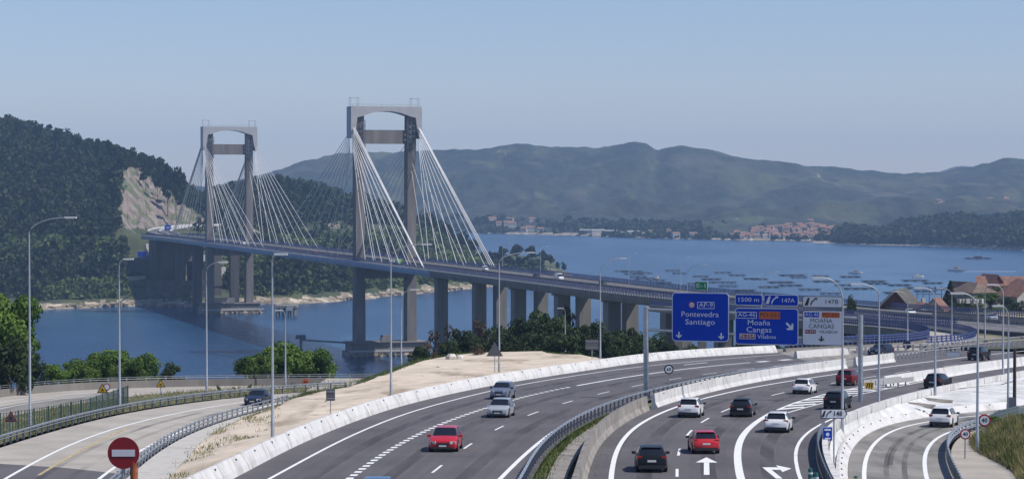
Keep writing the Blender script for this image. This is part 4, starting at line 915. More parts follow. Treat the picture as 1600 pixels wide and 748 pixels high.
def car(px, py, off, path, kind, colour, toward, label, sc_=1.0, rz=None, detail=True, cat='car', name=None):
    c = on(px, py, off) if not isinstance(px, Vector) else px
    hd = rz if rz is not None else heading(path, c.y)
    slope = math.atan(.035) if c.y < 690 else 0
    name = name or ('van' if kind == 'van' else 'parked_car' if False else 'car')
    root = empty(name, c, 0, label, cat); root.rotation_mode = 'XYZ'
    T = Matrix.Rotation(hd + (math.pi if toward else 0), 4, 'Z')
    fwd_y = (T @ Vector((1, 0, 0))).y
    root.matrix_world = Matrix.Translation(c) @ T @ Matrix.Rotation(slope * fwd_y, 4, 'Y') @ Matrix.Scale(sc_, 4)
    st = KINDS[kind]; pm = paint_mat(colour, COL[colour]); n = 14; G = []
    for (x, wd, zl, zb, zt, wr, zone) in st:
        half = [(0, zl), (wd * .9, zl), (wd * .985, zl + .10), (wd * 1.0, zl + (zb - zl) * .55), (wd * .975, zb), (wr + .0, zt - .05 * (1 if zone in 'rbp' else .4)), (wr * .86, zt - .008), (0, zt)]
        G.append([(x, y, z) for y, z in half] + [(x, -y, z) for y, z in reversed(half[1:-1])])
    m = len(G[0]); cells = ['body', 'windscreen', 'rear_window', 'side_window', 'side_window ']
    V = [v for g in G for v in g]
    buckets = {k: [] for k in cells}
    for i in range(len(G) - 1):
        z0 = st[i][6]; z1 = st[i + 1][6]
        for k in range(m):
            j = (k + 1) % m; f = (i * m + k, i * m + j, (i + 1) * m + j, (i + 1) * m + k)
            kk = k if k < 7 else 13 - k
            b = 'body'
            if kk in (5, 6) and z0 == 'w': b = 'windscreen'
            elif kk in (5, 6) and z0 == 'b': b = 'rear_window'
            elif kk == 4 and z0 in ('w', 'r') and not (z0 == 'r' and z1 == 'p'): b = 'side_window' if k < 7 else 'side_window '
            elif kk == 4 and z0 == 'b' and kind != 'saloon' and kind != 'van': b = 'body'
            buckets[b].append(f)
    buckets['body'] += [tuple(range(m)), tuple((len(G) - 1) * m + k for k in reversed(range(m)))]
    for b, fs in buckets.items():
        if not fs: continue
        if not detail and b != 'body': pass
        o = MB().add(V, fs).build(b.strip(), pm if b == 'body' else M['glass'], root, smooth=32)
        me = o.data
        import bmesh
        bm = bmesh.new(); bm.from_mesh(me); bmesh.ops.delete(bm, geom=[v for v in bm.verts if not v.link_faces], context='VERTS')
        bmesh.ops.remove_doubles(bm, verts=bm.verts, dist=1e-5)
        if b.strip() == 'side_window':      # pillars: split into panes by a small inset
            bmesh.ops.inset_individual(bm, faces=bm.faces, thickness=.035, depth=0)
            for f in bm.faces: f.material_index = 1
            for f in list(bm.faces): pass
        bm.to_mesh(me); bm.free()
        if b.strip() == 'side_window':
            me.materials.append(pm); A = [(p.area, p.index) for p in me.polygons]
            for p in me.polygons: p.material_index = 0 if p.area > .07 else 1
        if b in ('windscreen', 'rear_window'):
            pass
    front, rear = st[1], st[-2]; L2 = front[0]; xr = rear[0]
    sx = 1.30 if kind != 'van' else 1.6; sxr = -1.28 if kind != 'van' else -1.5; r = .33 if kind != 'suv' else .37
    W = st[5][1]; f = None
    for x in (sx, sxr):
        for s in (1, -1):
            wv = MB().disc((0, 0, 0), r, 'y', .24, 22).build('wheel', M['black'], root); wv.location = (x, s * (W - .10), r)
            MB().disc((0, s * .125, 0), r * .62, 'y', .03, 14).build('rim', M['rim'], wv)
            MB().disc((x, s * (W - .015), r + .03), r + .07, 'y', .03, 22).build('wheel_arch', M['trim'], root)
    zb = front[3]; zr0 = rear[3]
    for s in (1, -1):
        MB().box((L2 - .03, s * .63, zb - .05), (.42, .10, .17), math.atan2(.40 * s, -.17)).build('headlight', M['lamp_clear'], root)
        x1 = st[-3][0]
        MB().box((x1 - .03, s * (st[-3][1] - .16), st[-3][3] - .06), (.18, .30, .18), 0).build('tail_light', M['lamp_red'], root)
        MB().box((.75, s * (W + .10), st[5][3] + .05), (.14, .24, .16)).build('wing_mirror', pm if colour in ('red', 'white', 'silver') and toward else M['trim'], root)
    MB().box((L2 + .05, 0, .50 if kind != 'suv' else .66), (.05, .74 if kind != 'van' else 1.0, .18)).build('grille', M['trim'], root)
    MB().box((L2 + .03, 0, .27 if kind != 'suv' else .36), (.14, 1.36, .12)).build('lower_bumper', M['trim'], root)
    MB().box((L2 + .085, 0, .40 if kind != 'suv' else .5), (.02, .46, .10)).build('number_plate', M['plate'], root)
    MB().box((xr - .0, 0, rear[2] + .03), (.16, W * 1.72, .2)).build('rear_bumper', M['trim'], root)
    MB().box((xr - .035, 0, (rear[3] - .13)), (.05, .50, .12)).build('number_plate', M['plate'], root)
    if kind in ('hatchback', 'suv'): MB().box((st[8][0] + .02, 0, st[8][4] + .01), (.26, 1.1, .035)).build('spoiler', pm, root)
    return root
car(697, 702, 0, Wide, 'hatchback', 'red', True, 'bright red hatchback coming towards us beside the broken wide line', 1.03)
car(783, 650, 0, Wide, 'hatchback', 'silver', True, 'silver compact car coming towards us just in front of a grey-blue one', .98)
car(786, 622, 0, Lline1, 'suv', 'grey_blue', True, 'grey-blue people carrier half hidden behind the silver car', .92)
car(588, 790, 0, Wide, 'saloon', 'steel_blue', True, 'blue car of which only the roof shows at the bottom edge')
car(404, 631, 1.2, LRl, 'saloon', 'navy', True, 'dark navy car alone on the pale curving ramp', .98)
car(1017, 733, 0, Lline2, 'hatchback', 'black', False, 'black hatchback driving away between the solid edge line and the lane dashes', 1.0, R(88))
car(1099, 705, 0, Lane2, 'hatchback', 'red', False, 'red hatchback driving away just beyond the straight white arrow', .96, R(91))
car(1080, 650, 0, Lline2, 'suv', 'white', False, 'white crossover driving away beside the median barrier', .93)
car(1161, 649, 0, Lane2, 'hatchback', 'black', False, 'black hatchback driving away between two white cars', .96)
car(1217, 673, 0, Eline, 'hatchback', 'white', False, 'white hatchback with red tail lights in the exit lane beside the hatched gore', .98)
car(1258, 614, 0, Lane2, 'hatchback', 'white', False, 'white compact car driving away between the black car and the maroon one', .96)
car(1309, 638, 0, GoreR, 'suv', 'black', False, 'black car in the exit lane just above the arrow board', .93)
car(1327, 601, 0, Lane2, 'suv', 'maroon', False, 'dark maroon car driving away near the crash cushion', .96)
car(1466, 606, 0, Eline, 'hatchback', 'black', False, 'black car in the exit lane beside the long white barrier', 1.0)
car(1530, 562, 0, Lline2, 'suv', 'black', False, 'black off-road car driving away above the exit lane barrier', 1.05)
car(1376, 556, 0, far_l, 'suv', 'navy', True, 'dark blue off-road car on the splitter lane beneath the round blue sign', 1.0)
car(1475, 665, RO, RL, 'suv', 'white', False, 'white estate car climbing the lower concrete ramp', .98, R(70))
def deckcar(Y, side, kind, colour, label, toward=True, sc_=1.0):
    i = min(range(len(deck)), key=lambda j: abs(deck[j].y - Y)); t = deck[i + 1] - deck[i - 1]
    c = shift([deck[i - 1], deck[i], deck[i + 1]], side)[1]; c.z = P(c.y) - .04
    car(c, 0, 0, None, kind, colour, toward, label, sc_, math.atan2(-t.y, -t.x), cat='van' if kind == 'van' else 'car')
for a in ((905, -4.8, 'van', 'white', 'white van on the bridge approach near the last stay cables', True, 1.15), (932, -4.8, 'suv', 'navy', 'dark car following the white van on the bridge approach', True),
          (1010, -8, 'van', 'white', 'small white van on the bridge where the stay cables end', True, .9), (868, -8.5, 'saloon', 'navy', 'dark saloon ahead of the white van on the bridge approach', True),
          (1165, 8, 'van', 'white', 'white van passing the foot of the closer bridge tower', False), (1222, 8, 'saloon', 'silver', 'silver car on the bridge between the two towers', False), (1110, 5, 'hatchback', 'white', 'white car on the bridge close to the lime green van', False),
          (1255, 8, 'hatchback', 'red', 'red car at mid span of the bridge', False), (1440, 8, 'van', 'white', 'white van close to the more distant tower', False),
          (560, -3.5, 'hatchback', 'white', 'white car on the upper motorway in front of the low red roof', True, 1.1), (500, -6.0, 'suv', 'silver', 'silver car on the upper motorway below the dark conifer', True, 1.0), (463, -13, 'hatchback', 'silver', 'pale car close to the blue railing below the hillside houses', True),
          (402, 12.5, 'saloon', 'silver', 'silver car leading out of the hairpin merge on the upper motorway', True, 1.0)):
    deckcar(*a)
COL['green'] = (.18, .5, .08)
deckcar(1088, 9, 'van', 'green', 'lime green van on the bridge beneath the stay cables', False, 1.1)

# ------------------------------------------------------------------ lamp posts
M['lamp_head'] = mat('lamp_head', (.55, .56, .56), .4)
def lamp(px, py, off, ytop, tip, label, r=.11, dz=None, group=None, q=None):
    b = q if q is not None else on(px, py, off)
    H = (py - ytop) / F * b.y if q is None else ytop
    root = empty('street_lamp', b, 0, label, 'street lamp', group)
    dx = (tip[0] - px) / F * b.y if q is None else tip[0]; dzz = (ytop - tip[1]) / F * b.y if q is None else tip[1]
    MB().tube([(0, 0, -1.5), (0, 0, 1.2), (0, 0, 1.25), (0, 0, H)], [r * 1.25, r * 1.25, r, r * .55], 10).build('pole', M['pole'], root, smooth=40)
    pts = [(0, 0, H)] + [(dx * (1 - math.cos(a)) * .98, -.25 * a, H + dzz * math.sin(a)) for a in np.linspace(.15, math.pi / 2, 8)]
    MB().tube(pts, [r * .55] * 3 + [r * .42] * 6, 8).build('curved_arm', M['pole'], root, smooth=40)
    e = Vector(pts[-1]); s = 1 if dx >= 0 else -1
    MB().box(e + Vector((s * .35, 0, .0)), (.95, .34, .14)).build('lamp_head', M['lamp_head'], root)
    MB().box((0, 0, -.2), (.6, .6, .5)).build('footing', M['pier'], root)
    return root
LP = [(47, 664, 1.2, 365, (108, 339), 'tall lamp post beside the fence at the edge of the pale ramp'),
 (187, 634, 1.2, 415, (197, 404), 'lamp post just behind the yellow warning triangle on the ramp'),
 (323, 611, 1.2, 425, (345, 409), 'lamp post rising in front of the far tower by the ramp'),
 (426, 684, .3, 410, (433, 396), 'thick lamp post standing in the sand between ramp and white barrier'),
 (446, 604, 2.6, 495, (441, 484), 'thin lamp post in front of the round green tree by the back road'),
 (611, 618, .2, 402, (662, 381), 'lamp post on the sand in front of the closer tower'),
 (627, 574, 1.0, 470, (643, 452), 'short lamp post on the edge of the sandy bank in front of the tower foundation'),
 (780, 584, .3, 410, (826, 394), 'lamp post next to the grey triangle on the sandy bank'),
 (938, 560, .4, 425, (970, 403), 'lamp post near the white barrier with its arm over the rafts'),
 (883, 549, 1.0, 490, (879, 481), 'thin lamp post in front of the dark bushes'),
 (1316, 684, .8, 470, (1284, 433), 'lamp post behind the white exit arrow board'),
 (1373, 650, .7, 462, (1342, 443), 'lamp post on the limed slope beyond the sign gantry'),
 (1461, 624, .5, 468, (1440, 449), 'lamp post on the limed slope above the white estate car'),
 (1527, 708, 1.3, 486, (1500, 457), 'thick lamp post beside the round speed signs of the lower ramp'),
 (1567, 598, .4, 462, (1552, 444), 'lamp post beyond the wooden pole on the exit lane wall'),
 (1575, 653, 1.2, 500, (1563, 477), 'lamp post on the far side of the lower ramp next to the wooden pole'),
 (1418, 546, .2, 470, (1402, 455), 'thin lamp post carrying the round blue sign'),
 (1487, 540, .2, 462, (1470, 450), 'slender lamp post standing inside the hairpin bend'),
 (1539, 530, .2, 455, (1552, 444), 'slender lamp post in front of the grey stone house'),
 (1074, 500, .5, 428, (1100, 413), 'lamp post on the seaward edge of the bridge approach behind the green plate'),
 (1190, 497, .5, 440, (1212, 424), 'lamp post behind the middle overhead sign')]
for a in LP: lamp(*a)
for Y, sd_ in ((1010, -16), (960, -16), (860, -16), (810, -16)):
    i = min(range(len(deck)), key=lambda j: abs(deck[j].y - Y)); c = shift([deck[i - 1], deck[i], deck[i + 1]], sd_)[1]; c.z = P(Y)
    lamp(0, 0, 0, 11, (2.6, .8), 'lamp post on the seaward edge of the bridge deck', group='bridge deck lamps', q=c)
# wooden pole
b = on(1585, 655, RO); t = empty('utility_pole', b, 0, 'dark brown wooden utility pole with a box at its foot', 'utility pole')
M['wood'] = mat('dark_wood', (.06, .045, .035), .9, var=.3, scale=2, stretch=(1, 1, .1))
MB().tube([(0, 0, -1), (0, 0, 6.0)], [.17, .13], 10).build('pole', M['wood'], t); MB().box((-.3, -.1, 1.2), (.5, .5, 1.4)).build('junction_box', M['dark_steel'], t)

# ------------------------------------------------------------------ text and signs
def text_mesh(s, size, bold=.012, align='CENTER', sx=1.0):
    cu = bpy.data.curves.new('t', 'FONT'); cu.body = s; cu.size = size; cu.align_x = align; cu.align_y = 'CENTER'; cu.offset = bold; cu.resolution_u = 2
    o = bpy.data.objects.new('t', cu); C.objects.link(o); bpy.context.view_layer.update()
    me = bpy.data.meshes.new_from_object(o.evaluated_get(bpy.context.evaluated_depsgraph_get())); bpy.data.objects.remove(o); bpy.data.curves.remove(cu)
    V = [(v.co.x * sx, v.co.y) for v in me.vertices]; Fs = [tuple(p.vertices) for p in me.polygons]; bpy.data.meshes.remove(me); return V, Fs
def flat(vs2, depth, M4): return [M4 @ Vector((x, -depth, y)) for x, y in vs2]
def rrect(x0, z0, x1, z1, r, n=5):
    pts = []
    for cx, cz, a in ((x1 - r, z1 - r, 0), (x0 + r, z1 - r, 90), (x0 + r, z0 + r, 180), (x1 - r, z0 + r, 270)):
        for k in range(n + 1): t = R(a + 90 * k / n); pts.append((cx + r * math.cos(t), cz + r * math.sin(t)))
    return pts
BL = mat('sign_blue', (.003, .045, .42), .75, spec=.15); WH = mat('sign_white', (.62, .66, .72), .5); BKm = mat('sign_black', (.012, .012, .014), .5); GR = mat('sign_green', (.0, .20, .08), .5)
OR = mat('sign_orange', (.50, .10, .02), .5); RD = mat('sign_red', (.34, .008, .012), .5); YE = mat('sign_yellow', (.62, .38, .02), .5); BACK = mat('sign_back', (.10, .105, .115), .6, metal=.3)
DRED = mat('sign_dark_red', (.22, .006, .012), .45)
class Board:
    """boards are built in a local frame: x along, z up, facing -y"""
    def __init__(s, root): s.root = root; s.I = Matrix.Identity(4)
    def plate(s, pts, y, m, name, th=.04, parent=None):
        n = len(pts); vs = [(x, y, z) for x, z in pts] + [(x, y + th, z) for x, z in pts]
        return MB().add(vs, [tuple(range(n)), tuple(reversed(range(n, 2 * n)))] + [(i, (i + 1) % n, (i + 1) % n + n, i + n) for i in range(n)]).build(name, m, parent or s.root)
    def text(s, txt, cx, cz, size, m, y, bold=.012, sx=1.0, parent=None):
        V, Fs = text_mesh(txt, size, bold, sx=sx); return MB().add([(x + cx, y, z + cz) for x, z in V], Fs).build('lettering', m, parent or s.root)
    def panel(s, x0, z0, x1, z1, face, edge, r=.2, y=0, bw=.07, name='sign_panel'):
        p = s.plate(rrect(x0, z0, x1, z1, r), y, edge, name, .06)
        s.plate(rrect(x0 + bw, z0 + bw, x1 - bw, z1 - bw, max(.03, r - bw)), y - .012, face, 'sign_face', .01, p)
        return p
# overhead gantry
g0 = on(1008, 622, 0); g1 = Vector((1344 - 800, 0, 0)) * (202 / F) + Vector((0, 200.2, 0)); ang = math.atan2(g1.y - g0.y, g1.x - g0.x)
ga = empty('sign_gantry', g0, ang, 'steel portal gantry over the outbound lanes carrying blue and white direction signs', 'sign gantry')
ax = Vector((math.cos(ang), math.sin(ang), 0)); nrm = Vector((-math.sin(ang), math.cos(ang), 0))
def gp(px, py):
    r = ray(px, py); t = (g0 - CAM).dot(nrm) / r.dot(nrm); q = CAM + r * t - g0; return q.dot(ax), q.z
span = (g1 - g0).length
s1, ztop1 = gp(1344, 495); _, zt0 = gp(1008, 481)
bd = Board(ga)
MB().tube([(0, .35, -.6), (0, .35, zt0 + .15)], .24, 12).build('column', M['steel'], ga, smooth=40)
MB().tube([(s1, .35, -5), (s1, .35, ztop1 + .15)], .22, 12).build('column', M['steel'], ga, smooth=40)
for (pa, pb) in (((1008, 483), (1344, 497)), ((1008, 515), (1344, 532))):
    (xa, za), (xb, zb_) = gp(*pa), gp(*pb); MB().tube([(xa, .35, za), (xb, .35, zb_)], .12, 8).build('beam', M['steel'], ga)
def pan(px0, py0, px1, py1, face, edge, r=.2, bw=.07, name='sign_panel'):
    xa, zb_ = gp(px0, (py0)); xb, _ = gp(px1, py0); xm = (px0 + px1) / 2
    za = gp(px0, py1)[1]; return bd.panel(xa, za, xb, zb_, face, edge, r, 0, bw, name), xa, za, xb, zb_
Y0 = -.03
WID = {'E-1': 14, 'AP-9': 22, 'Pontevedra': 59, 'Santiago': 47, '1500 m': 32, '147A': 19.5, '147B': 20, 'Moaña': 35, 'Cangas': 39, 'Vilaboa': 29, 'MOAÑA': 34, 'CANGAS': 39, 'VILABOA': 28.5, 'PO-551': 29}
def T(s, px, py, hpx, m, par, bold=.014, sx=1.0, y=-.03):
    x, z = gp(px, py); size = hpx / F * 204 * 1.15; V, Fs = text_mesh(s, size, 0.0)
    xs = [a for a, b_ in V]; wpx = WID.get(s, 27 if m is WH and par is B3 else (21 if s == 'AG-46' else 25 if s == 'PO-551' else 15)); 
    if s == 'PO-551' and par is C2: wpx = 25
    if s == 'N-554': wpx = 21 if par is B3 else 15
    k = wpx / F * 204 / (max(xs) - min(xs)); mx_ = (max(xs) + min(xs)) / 2
    MB().add([((a - mx_) * k + x, y, b_ + z) for a, b_ in V], Fs).build('lettering', m, par)
A_, *_r = pan(1050, 456.5, 1139, 532.5, BL, WH, .35)
E_, *_r = pan(1085.5, 439.5, 1105.5, 453, GR, WH, .12, .03)
B1, *_r = pan(1148.5, 459.5, 1191.5, 476.5, BL, WH, .2, .05); B2, *_r = pan(1193.5, 460, 1247.5, 477.5, BL, WH, .2, .05)
B3, *_r = pan(1148.5, 480.5, 1247.5, 537.5, BL, WH, .3)
C1, *_r = pan(1253.5, 462, 1317, 480, WH, BKm, .22, .06); C2, *_r = pan(1253.5, 484, 1318, 539, WH, BKm, .25, .06)
T('E-1', 1095.5, 446.3, 8, WH, E_)
T('AP-9', 1103, 476.5, 8.5, WH, A_, .02); T('Pontevedra', 1094, 491, 10.5, WH, A_, .02, 1.0); T('Santiago', 1094, 503, 10.5, WH, A_, .02)
def disc_sign(px, py, rpx, parent, y=-.03):
    x, z = gp(px, py); r = rpx / F * 204
    MB().disc((x, y, z), r, 'y', .01, 20).build('emblem', WH, parent); 
    ring = [(r * math.cos(a), r * math.sin(a)) for a in np.linspace(0, 2 * math.pi, 21)[:-1]]; inn = [(a * .72, b_ * .72) for a, b_ in ring]; n = 20
    MB().add([(x + a, y - .012, z + b_) for a, b_ in ring + inn], [(i, (i + 1) % n, n + (i + 1) % n, n + i) for i in range(n)]).build('emblem_ring', OR, parent)
    MB().box((x, y - .014, z), (r * .9, .006, r * .2)).build('emblem_bar', BKm, parent)
disc_sign(1081, 476, 4.8, A_)
def frame_box(px0, py0, px1, py1, m, parent, y=-.032, solid=None):
    xa, zb_ = gp(px0, py0); xb, _ = gp(px1, py0); _, za = gp(px0, py1)
    if solid: MB().box(((xa + xb) / 2, y, (za + zb_) / 2), (xb - xa, .006, zb_ - za)).build('road_number_plate', solid, parent)
    if m:
        mb = MB()
        for (cx, cz, dx, dz) in (((xa + xb) / 2, za, xb - xa, .05), ((xa + xb) / 2, zb_, xb - xa, .05), (xa, (za + zb_) / 2, .05, zb_ - za), (xb, (za + zb_) / 2, .05, zb_ - za)): mb.box((cx, y - .004, cz), (dx, .004, dz))
        mb.build('border', m, parent)
frame_box(1090, 471.5, 1116, 481.5, WH, A_)
def arrowp(px, py, h, rot, m, parent, w=1.0, y=-.034):
    x, z = gp(px, py); k = h / F * 204; P_ = [(-.11, .5), (.11, .5), (.11, -.1), (.42, .1), (.42, -.12), (0, -.5), (-.42, -.12), (-.42, .1), (-.11, -.1)]
    c_, s_ = math.cos(rot), math.sin(rot); pts = [((a * c_ - b_ * s_) * k * w, (a * s_ + b_ * c_) * k) for a, b_ in P_]
    MB().add([(x + a, y, z + b_) for a, b_ in pts], [(0, 1, 2, 8), (2, 3, 4, 5), (2, 5, 8), (8, 5, 6, 7)]).build('arrow', m, parent)
arrowp(1061, 523, 10, 0, WH, A_, 1.05); arrowp(1127, 525, 10, 0, WH, A_, 1.05)
T('1500 m', 1170, 468.2, 8, WH, B1, .018); T('147A', 1232, 469.5, 8, WH, B2, .018)
def exit_sym(px, py, h, m, parent, y=-.034):
    x, z = gp(px, py); k = h / F * 204; mb = MB()
    for pl_ in ([(-.75, -.5), (-.3, -.5), (-.05, .5), (-.3, .5)], [(-.02, -.5), (.12, -.5), (.3, -.05), (.72, .32), (.78, .18), (.98, .5), (.5, .5), (.6, .42), (.12, .0)]):
        mb.add([(x + a * k, y, z + b_ * k) for a, b_ in pl_], [tuple(range(len(pl_)))])
    mb.build('exit_symbol', m, parent)
exit_sym(1205, 468.5, 12, WH, B2)
frame_box(1151, 487, 1182, 496.5, WH, B3); T('AG-46', 1166.5, 491.5, 7.5, WH, B3, .018)
frame_box(1186, 486, 1219, 498, None, B3, solid=OR); T('PO-551', 1202.5, 492, 7.8, BKm, B3, .02, y=-.045)
T('Moaña', 1186, 504, 10, WH, B3, .02); T('Cangas', 1186, 515, 10.5, WH, B3, .02)
frame_box(1156, 521, 1180, 528.5, WH, B3, solid=DRED); T('N-554', 1168, 524.7, 6, WH, B3, .014, y=-.045); T('Vilaboa', 1198, 526, 7.2, WH, B3, .016)
arrowp(1234, 509.5, 15, R(45), WH, B3)
exit_sym(1266, 471, 12, BKm, C1); T('147B', 1300, 471.5, 8, BKm, C1, .016)
frame_box(1257, 487.5, 1280, 495, None, C2, solid=BL); T('AG-46', 1268.5, 491.2, 6, WH, C2, .012, y=-.045)
frame_box(1284, 487.5, 1312, 496, None, C2, solid=OR); T('PO-551', 1298, 491.7, 6, BKm, C2, .012, y=-.045)
T('MOAÑA', 1283.5, 501, 8, BKm, C2, .016, 1.05); T('CANGAS', 1283.5, 509.8, 8.2, BKm, C2, .016, 1.05)
frame_box(1258, 514.5, 1275, 520.5, None, C2, solid=DRED); T('N-554', 1266.5, 517.5, 4.6, WH, C2, .01, y=-.045); T('VILABOA', 1294.5, 518.5, 5.6, BKm, C2, .01, 1.05)
arrowp(1283.5, 529, 9, 0, BKm, C2, 1.15)
del A_, E_

def post_sign(px, ybase, off, zc_px, name, label, cat, build, h_extra=.3, Y=None, rpost=.045, rz=0, base=None):
    b = base if base is not None else on(px, ybase, off)
    root = empty(name, b, rz, label, cat); H = (ybase - zc_px) / F * b.y
    if rpost: MB().tube([(0, .05, -.6), (0, .05, H + h_extra)], rpost, 8).build('post', M['steel'], root)
    build(Board(root), H, b.y / F); return root
def ring_sign(r, txt, dark=False):
    def f(bd_, H, k):
        MB().disc((0, 0, H), r, 'y', .03, 28).build('sign_rim', BKm if dark else RD, bd_.root); MB().disc((0, -.02, H), r * .74, 'y', .02, 28).build('sign_face', WH, bd_.root)
        bd_.text(txt, 0, H, r * .95, BKm, -.036, .01)
    return f
post_sign(1045, 612, .1, 576.5, 'speed_sign', 'round speed limit sign reading 60 above the median guard rail', 'speed sign', ring_sign(.46, '60', True))
post_sign(1538, 701, RO, 656, 'speed_sign', 'larger round speed sign reading 40 next to the thick lamp post', 'speed sign', ring_sign(.45, '40'))
post_sign(1508, 717, RO, 677.5, 'speed_sign', 'smaller round speed sign reading 30 on the weighted stand inside the guard rail', 'speed sign', ring_sign(.36, '40'))
for o in bpy.data.objects:
    if o.get('label', '').startswith('smaller round speed sign'): o['label'] = 'smaller round speed sign on a post inside the curved dark guard rail'
def tri(r, face, edge, back=False):
    def f(bd_, H, k):
        pts = [(-r, -r * .62), (r, -r * .62), (0, r * 1.1)]
        p = bd_.plate(pts, 0, edge, 'sign_panel', .03)
        if not back:
            bd_.plate([(a * .74, b_ * .74) for a, b_ in pts], -.012, face, 'sign_face', .01, p)
            bd_.plate([(-.3 * r, -.35 * r), (.05 * r, -.1 * r), (.28 * r, -.35 * r), (.34 * r, -.28 * r), (.1 * r, .1 * r), (-.04 * r, .28 * r), (-.12 * r, .1 * r)], -.024, BKm, 'pictogram', .01, p)
        for o in list(bd_.root.children):
            if o.name.startswith('sign_panel'): o.location.z = H
    return f
post_sign(160, 640, 1.4, 608, 'warning_sign', 'yellow warning triangle in front of the round sign by the green fence', 'warning sign', tri(.52, YE, BKm))
post_sign(167, 636, 1.5, 604, 'prohibition_sign', 'round red-rimmed sign half hidden behind the yellow triangle', 'prohibition sign', ring_sign(.34, ''))
post_sign(251, 619, 1.6, 600, 'warning_sign', 'yellow warning triangle on the grassy verge farther along the ramp', 'warning sign', tri(.5, YE, BKm))
post_sign(17, 684, 1.3, 652, 'warning_sign', 'dark triangle with a red top standing behind the green fence', 'warning sign', tri(.5, BACK, DRED))
def roundflat(r, m, m2=None):
    def f(bd_, H, k):
        MB().disc((0, 0, H), r, 'y', .03, 24).build('sign_face', m, bd_.root)
        if m2: MB().box((0, -.025, H), (r * 1.2, .01, r * .25)).build('bar', m2, bd_.root)
    return f
post_sign(477.5, 608, 1.4, 596, 'round_sign', 'small round orange sign beside the back road', 'road sign', roundflat(.33, OR, BKm))
def backplate(w_, h_, m=None):
    def f(bd_, H, k):
        p = bd_.plate([(-w_ / 2, H - h_ / 2), (w_ / 2, H - h_ / 2), (w_ / 2, H + h_ / 2), (-w_ / 2, H + h_ / 2)], 0, m or BACK, 'sign_panel', .04)
        for z in (-.3, .3): MB().box((0, -.03, H + z * h_), (w_ * .96, .03, .05)).build('stiffener', M['steel'], p)
    return f
post_sign(516.5, 644, .3, 616.5, 'road_sign', 'small dark sign seen from behind on the sand', 'road sign', backplate(.75, .95), .5)
post_sign(773, 583, .2, 548, 'warning_sign', 'large grey triangle sign seen from behind on two posts', 'warning sign', tri(.95, BACK, BACK, True), 1.0)
post_sign(925, 562, .3, 538, 'road_sign', 'large grey square sign seen from behind near the bushes', 'road sign', lambda b_, H, k: (backplate(1.7, 1.35)(b_, H, k), None), .4)
post_sign(1417, 548, .2, 538.5, 'round_sign', 'dark blue round sign seen against the hairpin ramp', 'road sign', roundflat(.62, mat('sign_navy', (.02, .03, .08), .5)), .2, rpost=.05)
def dirboard(w_, h_, face, edge, txt=None, hh_=0, sym=False, tail=.4):
    def f(bd_, H, k):
        pts = [(-w_ / 2, H - h_ / 2), (w_ / 2 - tail, H - h_ / 2), (w_ / 2, H), (w_ / 2 - tail, H + h_ / 2), (-w_ / 2, H + h_ / 2)]
        p = bd_.plate(pts, 0, edge, 'sign_panel', .05); b_ = .05
        bd_.plate([(-w_ / 2 + b_, H - h_ / 2 + b_), (w_ / 2 - tail, H - h_ / 2 + b_), (w_ / 2 - b_ * 1.6, H), (w_ / 2 - tail, H + h_ / 2 - b_), (-w_ / 2 + b_, H + h_ / 2 - b_)], -.012, face, 'sign_face', .01, p)
        if txt: bd_.text(txt, .13 * w_, H, hh_ * .82, BKm, -.03, .008, .92, p)
        if sym:
            mb = MB(); kk = h_ * .62; x0 = -w_ * .30
            for pl_ in ([(-.75, -.5), (-.3, -.5), (-.05, .5), (-.3, .5)], [(-.02, -.5), (.12, -.5), (.3, -.05), (.72, .32), (.78, .18), (.98, .5), (.5, .5), (.6, .42), (.12, .0)]):
                mb.add([(x0 + a * kk, -.03, H + c_ * kk) for a, c_ in pl_], [tuple(range(len(pl_)))])
            mb.build('exit_symbol', BKm, p)
    return f
bb = on(1301, 735, .9); 
post_sign(1303, 735, .9, 645.5, 'exit_sign', 'white arrow-shaped exit board reading 148 on a slim post beside the retaining wall', 'exit sign', dirboard(42 / F * bb.y, 15.5 / F * bb.y, WH, BKm, '148', 13 / F * bb.y, True, .22), .1, rpost=.05)
post_sign(1490, 560, .3, 554, 'direction_board', 'small pale grey direction board between the lanes', 'direction board', dirboard(2.0, .75, mat('board_grey', (.36, .42, .5), .5), BACK, None, 0, False, .3), .1)
def bluesign(bd_, H, k):
    p = bd_.panel(-.32, H - .46, .32, H + .46, BL, WH, .05, 0, .03)
    MB().box((0, -.03, H + .27), (.42, .006, .13)).build('panel_strip', WH, p); MB().disc((0, -.03, H - .03), .12, 'y', .006, 16).build('pictogram', WH, p); bd_.text('Vigo', 0, H - .32, .2, WH, -.03, .006, parent=p) if False else MB().box((0, -.03, H - .3), (.36, .006, .1)).build('panel_strip', WH, p)
post_sign(1293, 712, .6, 677, 'information_sign', 'small blue information sign below the white exit arrow board', 'information sign', bluesign, .1)
def bplain(w_, h_, strip=True):
    def f(bd_, H, k):
        p = bd_.panel(-w_ / 2, H - h_ / 2, w_ / 2, H + h_ / 2, BL, WH, .1, 0, .12)
        if strip: MB().box((0, -.03, H), (w_ * .5, .01, h_ * .18)).build('pictogram', WH, p)
    return f
q = fr[10].copy()
post_sign(262, 362, 0, 354.5, 'direction_sign', 'small blue road sign below the rock face beyond the bridge', 'direction sign', bplain(5.2, 4.6), .2, base=at(262, 363, 1842), rpost=.2)
post_sign(222, 398, 0, 391, 'direction_sign', 'blue sign on a post low beside the bridge abutment', 'direction sign', bplain(7, 4.4, False), .2, base=at(222, 404, 1690), rpost=.2)
